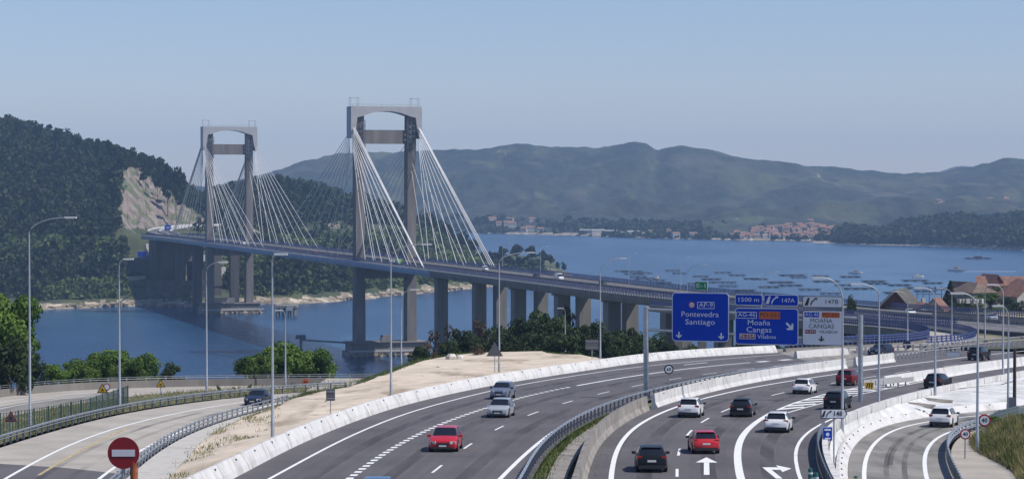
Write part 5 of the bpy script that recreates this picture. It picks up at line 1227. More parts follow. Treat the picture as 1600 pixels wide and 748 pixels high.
# no-entry sign close to the camera
Yn_ = 64; c0 = at(193, 707, Yn_); ne = empty('no_entry_sign', (c0.x, Yn_, c0.z - 2.6), 0, 'big red no-entry disc with a white bar on a rusty orange post', 'no-entry sign')
MB().disc((0, 0, 2.6), .445, 'y', .03, 48).build('sign_disc', DRED, ne); MB().box((0, -.025, 2.6), (.645, .012, .19)).build('white_bar', mat('sign_white_soft', (.6, .58, .6), .5), ne)
MB().tube([(.28, .09, -3), (.28, .09, 2.35)], .11, 14).build('post', mat('rusty_orange', (.32, .09, .035), .8, var=.3, scale=6), ne, smooth=40)
MB().box((.2, .05, 2.3), (.42, .05, .06)).build('bracket', M['dark_steel'], ne); MB().tube([(-.02, .06, -3), (-.02, .06, 2.5)], .05, 8).build('thin_post', M['steel'], ne)
# crash cushions and marker cylinders
def cushion(px, py, off, label, s=1.0, rz=0):
    b = on(px, py, off); r = empty('crash_cushion', b, rz, label, 'crash cushion')
    MB().box((0, 0, .5 * s), (1.4 * s, .12, 1.0 * s)).build('nose_panel', YE, r)
    mb = MB()
    for k in (-.5, -.1, .3): mb.add([((k) * s, -.075, .02), ((k + .2) * s, -.075, .02), ((k + .42) * s * .8, -.075, .98 * s), ((k + .2) * s * .8, -.075, .98 * s)], [(0, 1, 2, 3)])
    mb.build('black_chevrons', BKm, r)
    return r
cc = cushion(1358, 607, 0, 'yellow and black crash cushion at the tip of the exit gore', .62, R(-20))
for k in range(4):
    for s in (-.6, .6): MB().box((1.2 + k * 1.3, 1.5 + k * 2.2, .35) if False else (s + .5 * (k + 1), 1.3 * (k + 1), .35), (.14, .14, .8)).build('post', M['steel'], cc)
for s in (-.6, .6): MB().sweep([(-.05, .35), (-.05, .8), (.05, .8), (.05, .35)], [Vector((s, .2, 0)), Vector((s + 2.6, 6, 0))]).build('side_rail', M['light_steel'], cc)
cushion(1322, 782, .8, 'yellow and black crash cushion between the exit lane and the lower ramp', 1.2)
TE = mat('marker_green', (.01, .12, .10), .5)
for (px, py, lab) in ((1266, 768, 'green reflective marker post beside the dark guard rail, taller of the pair'), (1275, 776, 'green reflective marker post standing just in front of its taller twin'), (1337, 778, 'green reflective marker post beside the kerb wall')):
    b = on(px, py, .0 if px < 1300 else 1.0); r = empty('marker_post', b, 0, lab, 'marker post')
    MB().tube([(0, 0, 0), (0, 0, 1.25)], [.13, .11], 14).build('tube', TE, r, smooth=40)
    for z in (.62, .95): MB().tube([(0, 0, z), (0, 0, z + .09)], .135, 14).build('reflective_band', WH, r)
# green mesh fence by the ramp, grey panel fence on the right
FN = mat('fence_green', (.045, .085, .075), .7)
def fence(pts_, off, h, label, name='mesh_fence', m=FN, bars=.35, post=3.0):
    p = resample([on(x, y, off) for x, y in pts_], 1.0); c = p[len(p) // 2]; r = empty(name, c, 0, label, 'fence')
    lp = [q - c for q in p]; mb = MB()
    for z in np.arange(.15, h, .28): mb.sweep([(-.012, z), (.012, z), (.012, z + .035), (-.012, z + .035)], lp)
    for q in resample(lp, bars): mb.box(q + Vector((0, 0, h / 2)), (.05, .05, h))
    mb.build('mesh_panel', m, r)
    for q in resample(lp, post): MB().box((0, 0, h / 2), (.09, .09, h + .1)).build('post', m, r).location = q
fence([(-40, 692), (0, 683), (40, 677), (90, 668), (140, 656), (175, 643), (200, 633)], 1.5, 1.9, 'dark green mesh fence on the verge behind the outer guard rail', bars=.5)
fence([(1640, 655), (1590, 664), (1560, 672), (1541, 684)], RO, 1.6, 'grey-green panel fence in front of the dry grass mound', m=mat('fence_grey', (.2, .25, .26), .6), bars=.22)
# ------------------------------------------------------------------ foliage
def leaf_mat(name, c1, c2, scale=.5, rnd=.25):
    m = mat(name, c1, .75, col2=c2, scale=scale, spec=.25, lo=.38, hi=.62, detail=3); n = m.node_tree; b = n.nodes['Principled BSDF']
    oi = n.nodes.new('ShaderNodeObjectInfo'); hs = n.nodes.new('ShaderNodeHueSaturation'); mr = n.nodes.new('ShaderNodeMapRange')
    mr.inputs[3].default_value = 1 - rnd; mr.inputs[4].default_value = 1 + rnd; n.links.new(oi.outputs['Random'], mr.inputs[0]); n.links.new(mr.outputs[0], hs.inputs['Value'])
    src = b.inputs['Base Color'].links[0].from_socket; n.links.new(src, hs.inputs['Color']); n.links.new(hs.outputs[0], b.inputs['Base Color'])
    tr = n.nodes.new('ShaderNodeBsdfTranslucent'); n.links.new(hs.outputs[0], tr.inputs[0]); mx = n.nodes.new('ShaderNodeMixShader'); mx.inputs[0].default_value = .25
    out = n.nodes['Material Output']; n.links.new(b.outputs[0], mx.inputs[1]); n.links.new(tr.outputs[0], mx.inputs[2]); n.links.new(mx.outputs[0], out.inputs[0]); return m
M['leaf'] = leaf_mat('oak_leaves', (.055, .11, .018), (.13, .20, .035), 1.2)
M['leaf_dark'] = leaf_mat('dark_leaves', (.024, .045, .016), (.065, .095, .028), .8)
M['leaf_brown'] = leaf_mat('brown_twigs', (.06, .045, .032), (.11, .085, .055), 1)
M['leaf_light'] = leaf_mat('light_leaves', (.07, .13, .02), (.13, .19, .04), 1)
M['pine'] = leaf_mat('pine_needles', (.010, .022, .010), (.028, .045, .016), .6)
M['forest'] = leaf_mat('woodland_leaves', (.013, .025, .010), (.05, .068, .022), .05, 0); layered(M['forest'], (.055, .05, .03), .022, .58, .66, fac=.7)
layer_src = M['forest']
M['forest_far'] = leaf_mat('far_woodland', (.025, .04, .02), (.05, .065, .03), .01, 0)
M['shrub'] = leaf_mat('shrub_leaves', (.04, .065, .02), (.13, .17, .045), .03, 0)
M['bark'] = mat('bark', (.10, .075, .055), .9, var=.3, scale=2)
def leaves(cen, rad, per, size, out=.6, squash=1.0, seed=1, shell=.55):
    """quads spread through ellipsoidal lobes; cen, rad: (n,3)"""
    g = np.random.default_rng(seed); cen = np.repeat(np.asarray(cen, float), per, 0); rad = np.repeat(np.asarray(rad, float), per, 0); n = len(cen)
    d = g.normal(size=(n, 3)); d /= np.linalg.norm(d, axis=1)[:, None]; rr = shell + (1 - shell) * g.random((n, 1)) ** .7
    p = cen + d * rad * rr; nn = d * out + g.normal(size=(n, 3)) * (1 - out); nn /= np.linalg.norm(nn, axis=1)[:, None]
    a = np.cross(nn, g.normal(size=(n, 3))); a /= np.linalg.norm(a, axis=1)[:, None]; b = np.cross(nn, a)
    sz = (np.asarray(size) if np.ndim(size) else np.full(len(cen) // per, size)); s = np.repeat(sz, per)[:, None] * (.6 + .8 * g.random((n, 1))) / 2
    V = np.stack([p - a * s - b * s * .8, p + a * s - b * s * .6, p + a * s * .8 + b * s, p - a * s * .7 + b * s * .9], 1).reshape(-1, 3)
    return V, np.arange(len(V)).reshape(-1, 4)
def bush_proto(name, seed, m, nl=16, per=110, leaf=.055, trunk=True, flat=.75, low=.12):
    r_ = random.Random(seed); cen = []; rad = []
    for i in range(nl):
        a = r_.random() * 6.283; q = r_.random() ** .6 * .36; h = low + .2 + r_.random() * (.62 - low); k = math.sin(min(1, max(.05, (1 - h) * 1.35)) * math.pi / 2)
        cen.append((math.cos(a) * q * (.5 + .6 * k), math.sin(a) * q * (.5 + .6 * k), h)); s = .11 + .1 * r_.random(); rad.append((s, s, s * flat))
    V, Q = leaves(cen, rad, per, leaf, seed=seed); root = bpy.data.objects.new(name, None); C.objects.link(root)
    npmesh('crown', V, Q, m, root)
    mb = MB().tube([(0, 0, -.15), (.01, 0, .25), (.0, .01, .5)], [.03, .022, .012], 7)
    for c_ in cen[::2]: mb.tube([(0, 0, .22), (c_[0] * .5, c_[1] * .5, c_[2] * .75), c_], [.014, .009, .003], 5, cap=False)
    mb.build('trunk', M['bark'], root, smooth=60); return root
def pine_proto(name, seed, m, conical=False):
    r_ = random.Random(seed); cen = []; rad = []
    if conical:
        for i in range(26):
            h = .12 + i * .034; q = (1 - h) * .30 * (.75 + .5 * r_.random())
            for k in range(5): a = r_.random() * 6.283; cen.append((math.cos(a) * q, math.sin(a) * q, h)); rad.append((.085 * (1.15 - h), .085 * (1.15 - h), .022))
        V, Q = leaves(cen, rad, 26, .03, .3, seed=seed)
    else:
        for i in range(9):
            a = r_.random() * 6.283; q = r_.random() * .24; cen.append((math.cos(a) * q, math.sin(a) * q, .55 + .4 * r_.random() * (1 - q))); s = .09 + .09 * r_.random(); rad.append((s * 1.2, s * 1.2, s * .6))
        V, Q = leaves(cen, rad, 34, .075, .5, seed=seed)
    root = bpy.data.objects.new(name, None); C.objects.link(root); npmesh('crown', V, Q, m, root)
    MB().tube([(0, 0, -.1), (.01, 0, .5), (0, 0, .92)], [.02, .014, .004], 6).build('trunk', M['bark'], root); return root
used = {}
def plant(proto, u, Y, ytop, wpx, label, cat='tree', group=None, zg=None, name=None, rz=None):
    x = (u - 800) / F * Y; zg = near_h(u, Y) if zg is None else zg; H = zr(ytop, Y) - zg; W = wpx / F * Y
    o = proto if proto.name not in used else copy_tree(proto); used[proto.name] = 1
    o.location = (x, Y, zg); o.scale = (W * 1.15, W * 1.15, H); o.rotation_euler.z = rz if rz is not None else random.random() * 6.28
    return tag(o, label, cat, group)
t_oak = [bush_proto('broadleaf_tree', s, M['leaf'], 26, 300, .031) for s in (1, 2, 3)]
t_dark = [bush_proto('evergreen_shrub', s, M['leaf_dark'], 20, 200, .038, low=0) for s in (4, 5, 6)]
t_brown = [bush_proto('bare_shrub', s, M['leaf_brown'], 14, 90, .035) for s in (7, 8)]
t_light = [bush_proto('light_shrub', s, M['leaf_light'], 12, 90, .06, low=0) for s in (9,)]
t_pine = [pine_proto('pine_tree', s, M['pine']) for s in (11, 12, 13)]
fir = pine_proto('fir_tree', 21, M['pine'], True)
# trees beyond the back road
plant(t_oak[0], 6, 262, 443, 125, 'tall green tree rising at the edge behind the back road wall'); plant(t_oak[1], -45, 262, 470, 120, 'broad tree growing against the tall one beyond the parapet')
plant(t_dark[0], 48, 275, 545, 50, 'dark shrub at the foot of the tall tree'); plant(t_dark[2], 12, 255, 520, 80, 'dense bush hiding the trunk of the tall tree', 'bush')
for (u, Y, yt, wd, k) in ((85, 285, 564, 46, 0), (118, 290, 556, 60, 1), (150, 295, 545, 62, 2), (185, 300, 539, 66, 0), (222, 296, 545, 60, 1), (135, 280, 566, 40, 2), (205, 285, 558, 50, 0)):
    plant(t_oak[k], u, Y, yt, wd, 'green broadleaf tree in the clump beyond the parapet', group='clump of trees beyond the parapet')
plant(t_dark[1], 266, 288, 563, 42, 'small dark round shrub at the end of the tree clump')
plant(t_oak[1], 446, 300, 526, 98, 'large round green tree in the middle of the group by the water'); plant(t_oak[2], 398, 298, 546, 62, 'lower green tree to the side of the large round one, near the thick lamp post'); plant(t_oak[0], 492, 300, 538, 64, 'green tree closing the group by the water on the bridge side'); plant(t_oak[0], 425, 290, 548, 60, 'bushy lower tree in front of the large round one')
for u, yt in ((340, 600), (390, 598), (365, 603)): plant(t_light[0], u, 258, yt, 9, 'tiny green bush on the verge by the ramp', 'bush', 'tiny verge bushes', zg=P(258) - 2.2)
# shrubs between the sandy bank and the bridge piers
for (u, Y, yt, wd, k) in ((664, 345, 520, 42, 'b0'), (694, 350, 496, 62, 'b1'), (722, 345, 512, 44, 'd0'), (752, 352, 486, 52, 'b0'), (775, 345, 512, 46, 'd1'), (800, 355, 500, 54, 'd2'), (823, 350, 492, 56, 'd0'), (848, 358, 482, 60, 'd1'),
                          (872, 352, 492, 50, 'd2'), (889, 360, 470, 34, 'p0'), (905, 350, 505, 48, 'd0'), (930, 356, 500, 52, 'd1'), (955, 352, 518, 40, 'd2'), (978, 358, 510, 50, 'd0'), (1000, 350, 520, 44, 'd1'), (1022, 356, 522, 46, 'd2'), (1045, 352, 534, 34, 'd0'),
                          (742, 335, 528, 50, 'd2'), (790, 335, 522, 50, 'd0'), (838, 336, 520, 56, 'd1'), (880, 336, 520, 50, 'd2'), (968, 340, 528, 44, 'd1'), (1012, 340, 536, 40, 'd0'), (1080, 350, 533, 36, 'd2'), (700, 335, 530, 40, 'd1'), (655, 330, 540, 34, 'd0')):
    pr_ = {'b': t_brown, 'd': t_dark, 'p': t_pine}[k[0]][int(k[1])]
    if k[0] == 'd' and u < 1050: yt -= 6; wd *= 1.15
    plant(pr_, u, Y, yt, wd, {'b': 'brownish half-bare shrub in front of the bridge piers', 'd': 'dark green shrub in the belt in front of the bridge piers', 'p': 'thin pine standing out of the shrub belt before the piers'}[k[0]], 'tree' if k[0] == 'p' else 'shrub', {'b': 'brownish shrubs by the piers', 'd': 'dark shrubs by the piers', 'p': None}[k[0]])
plant(t_light[0], 905, 325, 546, 26, 'bright green low bush at the edge of the sandy bank', 'bush'); plant(t_light[0], 1084, 330, 536, 20, 'bright green bush under the first overhead sign', 'bush')
plant(t_brown[1], 744, 322, 536, 26, 'pinkish brown low bush at the back of the sandy bank', 'bush')
for u, Y, yt, wd in ((1330, 415, 519, 30), (1355, 420, 517, 30), (1385, 410, 521, 26), (1165, 400, 520, 40), (1210, 420, 512, 40), (1270, 420, 512, 44), (1240, 400, 520, 30)): plant(t_dark[0], u, Y, yt, wd, 'shrub in the hollow inside the hairpin ramp', 'shrub', 'shrubs inside the hairpin')
# around the houses
plant(fir, 1485, 660, 438, 40, 'dark pointed conifer standing alone between the red roof and the stone house', zg=47)
for (u, Y, yt, wd, k, lab) in ((1330, 560, 455, 24, 'd', 'dark bush in front of the water behind the last overhead sign'), (1500, 690, 466, 22, 'l', 'light bush between conifer and stone house'), (1515, 655, 470, 40, 'd', 'low dark hedge bush below the stone house'), (1548, 700, 455, 40, 'o', 'green garden tree beside the stone house'),
                               (1570, 780, 444, 36, 'o', 'green tree under the long tiled roof'), (1560, 640, 478, 26, 'l', 'pale green bush beside the blue railing'), (1592, 650, 470, 30, 'd', 'dark shrub near the small pink house'), (1585, 640, 486, 22, 'l', 'light bush by the blue railing near the pink house'), (1478, 700, 462, 30, 'd', 'dark hedge bush behind the pointed conifer'), (1600, 830, 440, 40, 'o', 'green tree at the end of the long tiled house'), (1540, 800, 448, 34, 'o', 'green tree between stone house and long tiled house'), (1574, 690, 462, 34, 'd', 'dark garden bush in front of the timber shed'), (1532, 640, 480, 26, 'o', 'bushy tree at the garden edge above the railing')):
    plant({'d': t_dark[1], 'l': t_light[0], 'o': t_oak[2]}[k], u, Y, yt, wd, lab, 'tree' if k == 'o' else 'bush')
# woodland masses: numpy-built leaf clumps standing on the terrain
def woodland(name, pts, hs, ws, per, leaf, m, seed, lift=.45):
    pts = np.array(pts); hs = np.array(hs); ws = np.array(ws); g = np.random.default_rng(seed)
    cen = []; rad = []; sz = []
    for k, (a, b, c_) in enumerate(((.30, 1.0, .30), (.58, .85, .26), (.82, .5, .2))):
        off = g.normal(size=(len(pts), 3)) * .12 * ws[:, None]; off[:, 2] *= .3
        cen.append(pts + off + np.stack([0 * hs, 0 * hs, hs * a], 1)); rad.append(np.stack([ws * .5 * b, ws * .5 * b, hs * c_], 1)); sz.append(leaf * ws)
    V, Q = leaves(np.concatenate(cen), np.concatenate(rad), per, np.concatenate(sz), .55, seed=seed, shell=.75)
    return tag(npmesh(name, V, Q, m), kind='stuff')
r_ = random.Random(5); pts = []; hs = []; ws = []; sp = []; sh = []; sw = []
tries = 0
while tries < 30000:
    tries += 1; u = r_.uniform(-260, 880); Y = 1560 + 1000 * r_.random() ** 1.0
    b_ = bank_z(u, Y); x = (u - 800) / F * Y
    if b_ < 4.5: continue
    ridgeY = max(a for a, z in B[min(B, key=lambda k: abs(k - u))] if z > 8) if u < 870 else 2300
    if Y > ridgeY - 180: continue
    z = bank_h(u, Y); y = 292 + (84 - z) * F / Y
    if in_cut(u, Y, z): continue
    if 40 < z < 54 and 225 < u < 660 and y > 350 and r_.random() < .8: continue     # shelf of the road
    if any(abs(Y - q.y) < 16 and abs(x - q.x) < 26 for q in fr[::3]): continue
    if i_near := (abs(x - (P2.x + (Y - P2.y) * U.x / U.y)) < 30 and Y < 1760): continue
    dens = nz(x, Y, .01)
    if 196 < u < 352 and z < 44:
        if r_.random() < .25: sp.append((x, Y, z - .5)); h = 1.5 + 2.5 * r_.random(); sh.append(h); sw.append(h * 1.3)
        continue
    lowland = (z < 40 and u > 330) 
    if lowland:
        if dens > -.1 or r_.random() < .4: sp.append((x, Y, z - .5)); h = 3 + 3 * r_.random(); sh.append(h); sw.append(h * 1.3)
        elif r_.random() < .55: pts.append((x, Y, z - 1)); h = 7 + 6 * r_.random(); hs.append(h); ws.append(h * .7)
    else:
        if z < 42 and u < 230 and dens > .0: sp.append((x, Y, z - .5)); h = 3 + 3 * r_.random(); sh.append(h); sw.append(h * 1.4); continue
        if dens > .22 and r_.random() < .6: continue
        if r_.random() < .62: pts.append((x, Y, z - 1)); h = 6 + 10 * r_.random() ** 1.3; hs.append(h); ws.append(h * (.38 + .35 * r_.random()))
print('woodland', len(pts), len(sp))
woodland('woodland', pts, hs, ws, 13, .33, M['forest'], 3); woodland('scrub', sp, sh, sw, 6, .40, M['shrub'], 4)
# pines one can tell apart on the skyline and on the point of the headland
k = 0
for (u, Y, yt, wd) in ((150, 2150, 213, 22), (172, 2120, 213, 26), (190, 2120, 229, 22), (205, 2110, 228, 24), (222, 2080, 234, 22), (236, 2060, 240, 22), (250, 2040, 243, 24), (262, 2010, 250, 22), (274, 1990, 256, 24), (284, 1970, 256, 16), (228, 2000, 262, 24), (246, 1990, 268, 24), (262, 1975, 276, 26), (276, 1950, 282, 22), (120, 2180, 205, 20), (60, 2250, 188, 20), (30, 2280, 181, 18), (90, 2230, 197, 20)):
    plant(t_pine[k % 3], u, Y, yt, wd, 'tall dark pine on the skyline of the wooded hill above the rock face', group='skyline pines of the wooded hill', zg=bank_h(u, Y) - 2); k += 1
for (u, Y, yt, wd) in ((435, 2350, 268, 22), (452, 2340, 270, 20), (480, 2330, 281, 22), (512, 2320, 290, 22), (700, 2160, 347, 26), (722, 2150, 360, 26), (742, 2140, 372, 24), (785, 2130, 382, 26), (808, 2130, 379, 30), (830, 2130, 381, 28), (848, 2125, 388, 24), (860, 2120, 396, 18), (872, 2110, 408, 14), (881, 2100, 407, 14), (770, 2110, 392, 24), (795, 2100, 396, 26), (820, 2100, 398, 26), (843, 2100, 402, 24)):
    plant(t_pine[k % 3], u, Y, yt, wd, 'dark pine on the crest or tip of the low headland behind the bridge', group='headland pines', zg=max(1, bank_h(u, Y)) - 1); k += 1
# trees along the far shore and on the wooded point
pts = []; hs = []; ws = []
for _ in range(6500):
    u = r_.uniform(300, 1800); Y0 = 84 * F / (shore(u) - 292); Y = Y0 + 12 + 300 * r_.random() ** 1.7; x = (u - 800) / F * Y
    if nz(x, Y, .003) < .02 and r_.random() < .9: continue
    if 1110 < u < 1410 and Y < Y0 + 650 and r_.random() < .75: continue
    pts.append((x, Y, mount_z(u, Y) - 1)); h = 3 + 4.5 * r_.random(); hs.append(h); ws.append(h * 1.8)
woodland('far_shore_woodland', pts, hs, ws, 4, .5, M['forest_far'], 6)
pts = []; hs = []; ws = []
for _ in range(6000):
    u = r_.uniform(1275, 1760); Y0 = 84 * F / (ps(u) - 292) - 60; Y = Y0 + 10 + 400 * r_.random(); z = point_z(u, Y)
    if z < 1.2: continue
    pts.append(((u - 800) / F * Y, Y, z - 1)); h = 7 + 7 * r_.random(); hs.append(h); ws.append(h * .95)
woodland('point_woodland', pts, hs, ws, 5, .5, M['forest'], 8)

# ------------------------------------------------------------------ grass
def blades(name, pts, h0, h1, m, seed=1, wdt=.03, lean=.35):
    g = np.random.default_rng(seed); p = np.array(pts); n = len(p); h = h0 + (h1 - h0) * g.random(n); a = g.random(n) * 6.283; w_ = np.stack([np.cos(a), np.sin(a), 0 * a], 1) * wdt
    tip = p + np.stack([g.normal(size=n) * lean * h, g.normal(size=n) * lean * h, h], 1)
    V = np.stack([p - w_, p + w_, tip], 1).reshape(-1, 3); return tag(npmesh(name, V, np.arange(len(V)).reshape(-1, 3), m), kind='stuff')
M['dry_grass'] = leaf_mat('dry_grass', (.09, .12, .03), (.34, .29, .13), .7, 0); M['green_grass'] = leaf_mat('green_grass', (.06, .10, .02), (.14, .17, .04), .8, 0)
mound = []; V = []; us_ = np.linspace(0, 1, 26); vs_ = np.linspace(0, 1, 30)
def mound_pt(a, b_):
    Y = 128 + 62 * b_; x0 = fx(RRk, Y) + 2.6 + 1.2 * math.sin(b_ * 7); x = x0 + 9 * a
    z = P(Y) - RO + 1.9 * min(1, a * 3.2) ** .8 * math.sin(math.pi * min(1, (b_ + .12) / 1.0)) ** .5 if b_ < .88 else P(Y) - RO + 1.0 * a * (1 - b_) * 6
    return (x, Y, z + nz(x, Y, .3) * .3 * min(1, a * 4))
V = [mound_pt(a, b_) for b_ in vs_ for a in us_]; Q = [(i * 26 + k, i * 26 + k + 1, (i + 1) * 26 + k + 1, (i + 1) * 26 + k) for i in range(29) for k in range(25)]
tag(npmesh('grass_mound', V, Q, M['scrub_ground'], smooth=True), kind='structure')
blades('tall_grass', [mound_pt(r_.random(), r_.random() * .95) for _ in range(30000)], .2, .75, M['dry_grass'], 2)
def along(path, d0, d1, n, y0, y1, off=0):
    pp = clip(path, y0, y1); out = []
    A = shift(pp, d0); Bq = shift(pp, d1)
    for _ in range(n): i = r_.randrange(len(pp)); t = r_.random(); q = A[i].lerp(Bq[i], t); out.append((q.x + r_.uniform(-.5, .5), q.y + r_.uniform(-1, 1), q.z - off))
    return out
for (a_, b__, wd, hh_, kk) in ((.35, .25, 2.2, 1.3, 0), (.6, .5, 2.8, 1.7, 1), (.2, .7, 2.0, 1.0, 0), (.8, .3, 3.0, 1.6, 2), (.5, .85, 2.0, 1.2, 0), (.75, .7, 2.6, 1.5, 1)):
    q = mound_pt(a_, b__); o = copy_tree((t_light[0], t_oak[2], t_dark[2])[kk]); o.location = q; o.scale = (wd, wd, hh_); tag(o, 'scrubby bush growing in the tall dry grass of the mound', 'bush', 'bushes in the tall dry grass')
blades('verge_grass', along(Crail, .45, 1.2, 2600, 106, 190, .1) + along(Crail, 2.5, 4.0, 3600, 106, 170, .28), .12, .42, M['green_grass'], 3)
vg = []
for _ in range(9000):
    Y = r_.uniform(168, 262); a = fx(BK, Y) if BK[0].y < Y < BK[-1].y or True else 0; b_ = fx(shift(LLr, -.35), Y); t = r_.random(); x = a + (b_ - a) * t
    if b_ - a > .5: vg.append((x, Y, P(Y) - 2.5 + 1.3 * t))
blades('verge_grass', vg, .15, .55, M['dry_grass'], 5)
tf = []
for _ in range(90):
    u = r_.uniform(262, 520); y = r_.uniform(640, 745); c_ = on(u, y, .8)
    if c_.x < fx(Acurve, c_.y) - 1.5 and c_.x > fx(LRr, c_.y) + 3.2:
        for k in range(60): tf.append((c_.x + r_.gauss(0, .45), c_.y + r_.gauss(0, 1.0), c_.z - .1))
for q, q2 in zip(dr1, dr2):
    for k in range(70): a_ = q.lerp(q2, r_.random() ** 1.3); tf.append((a_.x + r_.gauss(0, .3), a_.y + r_.uniform(-1, 1), a_.z)) if r_.random() < .5 + nz(q.x, q.y, .15) else None
blades('grass_tufts', tf, .08, .28, M['dry_grass'], 9)
ed = resample(top_edge, .5); tf = []
for q in ed:
    for k in range(16): tf.append((q.x + r_.uniform(-1.2, .3), q.y + r_.uniform(-.5, 2), q.z - .15))
blades('edge_grass', tf, .12, .4, M['green_grass'], 10)

# ------------------------------------------------------------------ houses on the near shore
M['tile'] = mat('clay_tiles', (.15, .075, .055), .85, col2=(.24, .12, .085), scale=.6, bump=.05); M['tile_brown'] = mat('brown_tiles', (.10, .07, .055), .85, col2=(.16, .115, .085), scale=.6)
M['tile_grey'] = mat('grey_sheet_roof', (.085, .078, .062), .8, var=.2, scale=.5); M['redwall'] = mat('dark_red_wall', (.12, .03, .03), .8, var=.15, scale=.6); M['beige'] = mat('beige_render', (.22, .19, .155), .9, var=.2, scale=.3)
M['cream'] = mat('cream_render', (.42, .40, .36), .9, var=.1, scale=.3); M['pane'] = mat('window_pane', (.03, .035, .045), .15)
def house(px, Y, ybase, wpx, hpx, ln, roof_h, rz, wall_m, roof_m, label, wins=3, hip=False, verge=None, chimney=False):
    x = (px - 800) / F * Y; z = zr(ybase, Y); W = wpx / F * Y; H = hpx / F * Y; o = empty('house', (x, Y, z), rz, label, 'house'); g = W / 2; l = ln / 2
    mb = MB().box((0, 0, (H - 6) / 2), (W, ln, H + 6))
    mb.add([(-g, -l, H), (g, -l, H), (0, -l, H + roof_h), (-g, l, H), (g, l, H), (0, l, H + roof_h)], [(0, 1, 2), (5, 4, 3), (0, 2, 5, 3), (1, 4, 5, 2)]) if not hip else None
    w_ = mb.build('walls', wall_m, o)
    e = .5; t = .22; sl = roof_h / g; mb = MB()
    if not hip:
        for s in (1, -1):
            a = [(s * (g + e), -l - e, H - e * sl + .05), (0, -l - e, H + roof_h + .05), (0, l + e, H + roof_h + .05), (s * (g + e), l + e, H - e * sl + .05)]
            mb.add(a + [(p[0], p[1], p[2] + t) for p in a], [(0, 1, 2, 3), (7, 6, 5, 4), (0, 4, 5, 1), (1, 5, 6, 2), (2, 6, 7, 3), (3, 7, 4, 0)])
    else:
        q = min(g, l) * .8
        mb.add([(-g - e, -l - e, H), (g + e, -l - e, H), (g + e, l + e, H), (-g - e, l + e, H), (0, -l + q, H + roof_h), (0, l - q, H + roof_h)], [(3, 2, 1, 0), (0, 1, 4), (1, 2, 5, 4), (2, 3, 5), (3, 0, 4, 5)])
    rf = mb.build('roof', roof_m, o)
    if verge: MB().add([(-g * 1.1, -l - e - .05, H - .35), (-g * 1.1, -l - e - .05, H + .5), (0, -l - e - .05, H + roof_h + .5), (0, -l - e - .05, H + roof_h - .45)], [(0, 1, 2, 3)]).build('barge_board', M['cream'], rf)
    if chimney: MB().box((g * .3, 0, H + roof_h + .2), (.9, .9, 2.2)).build('chimney', M['cream'], rf)
    for k in range(wins):
        cx = (k - (wins - 1) / 2) * W / (wins + .3); f = MB().box((cx, -l - .02, H * .55), (1.15, .08, 1.35)).build('window', M['cream'], o); MB().box((cx, -l - .07, H * .55), (.95, .05, 1.15)).build('pane', M['pane'], f)
    return o
house(1408, 640, 486, 44, 9, 13, 4.4, R(-24), M['redwall'], M['tile_grey'], 'dark red gabled house with a grey roof behind the upper motorway', 2, verge=True)
house(1438, 640, 488, 36, 7, 8, 1.4, R(15), M['cream'], M['tile'], 'low building with a tiled roof and pale chimney just over the blue railing', 0, chimney=True)
house(1464, 645, 489, 30, 6, 9, 3.0, R(-22), M['cream'], M['tile'], 'small gabled tiled house beside the low one over the blue railing', 0)
house(1521, 760, 478, 44, 22, 13, 3.2, R(24), M['beige'], M['tile_brown'], 'large grey-beige stone house with a brown hipped roof', 3, hip=True)
house(1502, 775, 478, 24, 16, 10, 4.6, R(30), M['beige'], M['tile_brown'], 'steep-roofed wing attached beyond the stone house', 1)
house(1548, 850, 466, 26, 20, 10, 4.0, R(20), M['redwall'], M['tile'], 'dark gabled house at the top of the village above the stone house', 2)
house(1583, 850, 462, 56, 16, 26, 3.2, R(78), M['cream'], M['tile'], 'long house with a pale red tiled roof at the top of the village', 4)
house(1588, 700, 482, 34, 20, 10, 2.6, R(25), M['cream'], M['tile'], 'small pink-roofed house near the edge of the picture', 2)
house(1561, 700, 480, 20, 9, 8, 1.8, R(10), M['cream'], M['tile_brown'], 'small white outbuilding between the garden tree and the pink-roofed house', 1)
house(1600, 790, 466, 40, 14, 12, 3.2, R(12), M['redwall'], M['tile'], 'dark timber shed with a tiled roof above the pink-roofed house', 1)
for (px, Y, yb, w_, n) in ((1517, 650, 473, 30, 1),):
    o = MB(); 
    for k in range(7): o.box((k * 1.0 - 3, r_.uniform(-.3, .3), .5), (1.1, 1.2, 1.0 + .5 * r_.random()), r_.random())
    tag(o.build('stone_wall', M['cream']), 'pale rubble stone wall in the garden below the stone house', 'wall').location = ((px - 800) / F * Y, Y, zr(yb, Y))
# pier frame standing in the water behind the red roof
q = sea(1452, 470); o = empty('jetty_frame', (q.x, q.y, 0), 0, 'dark open jetty frame in the water between red house and conifer', 'jetty')
for k in range(5): MB().tube([(k * 4.5 - 9, 0, -3), (k * 4.5 - 9, 0, 11)], .35, 6).build('pile', M['dark_steel'], o)
for z in (5, 9.5): MB().box((0, 0, z), (20, .5, .6)).build('cross_beam', M['dark_steel'], o)
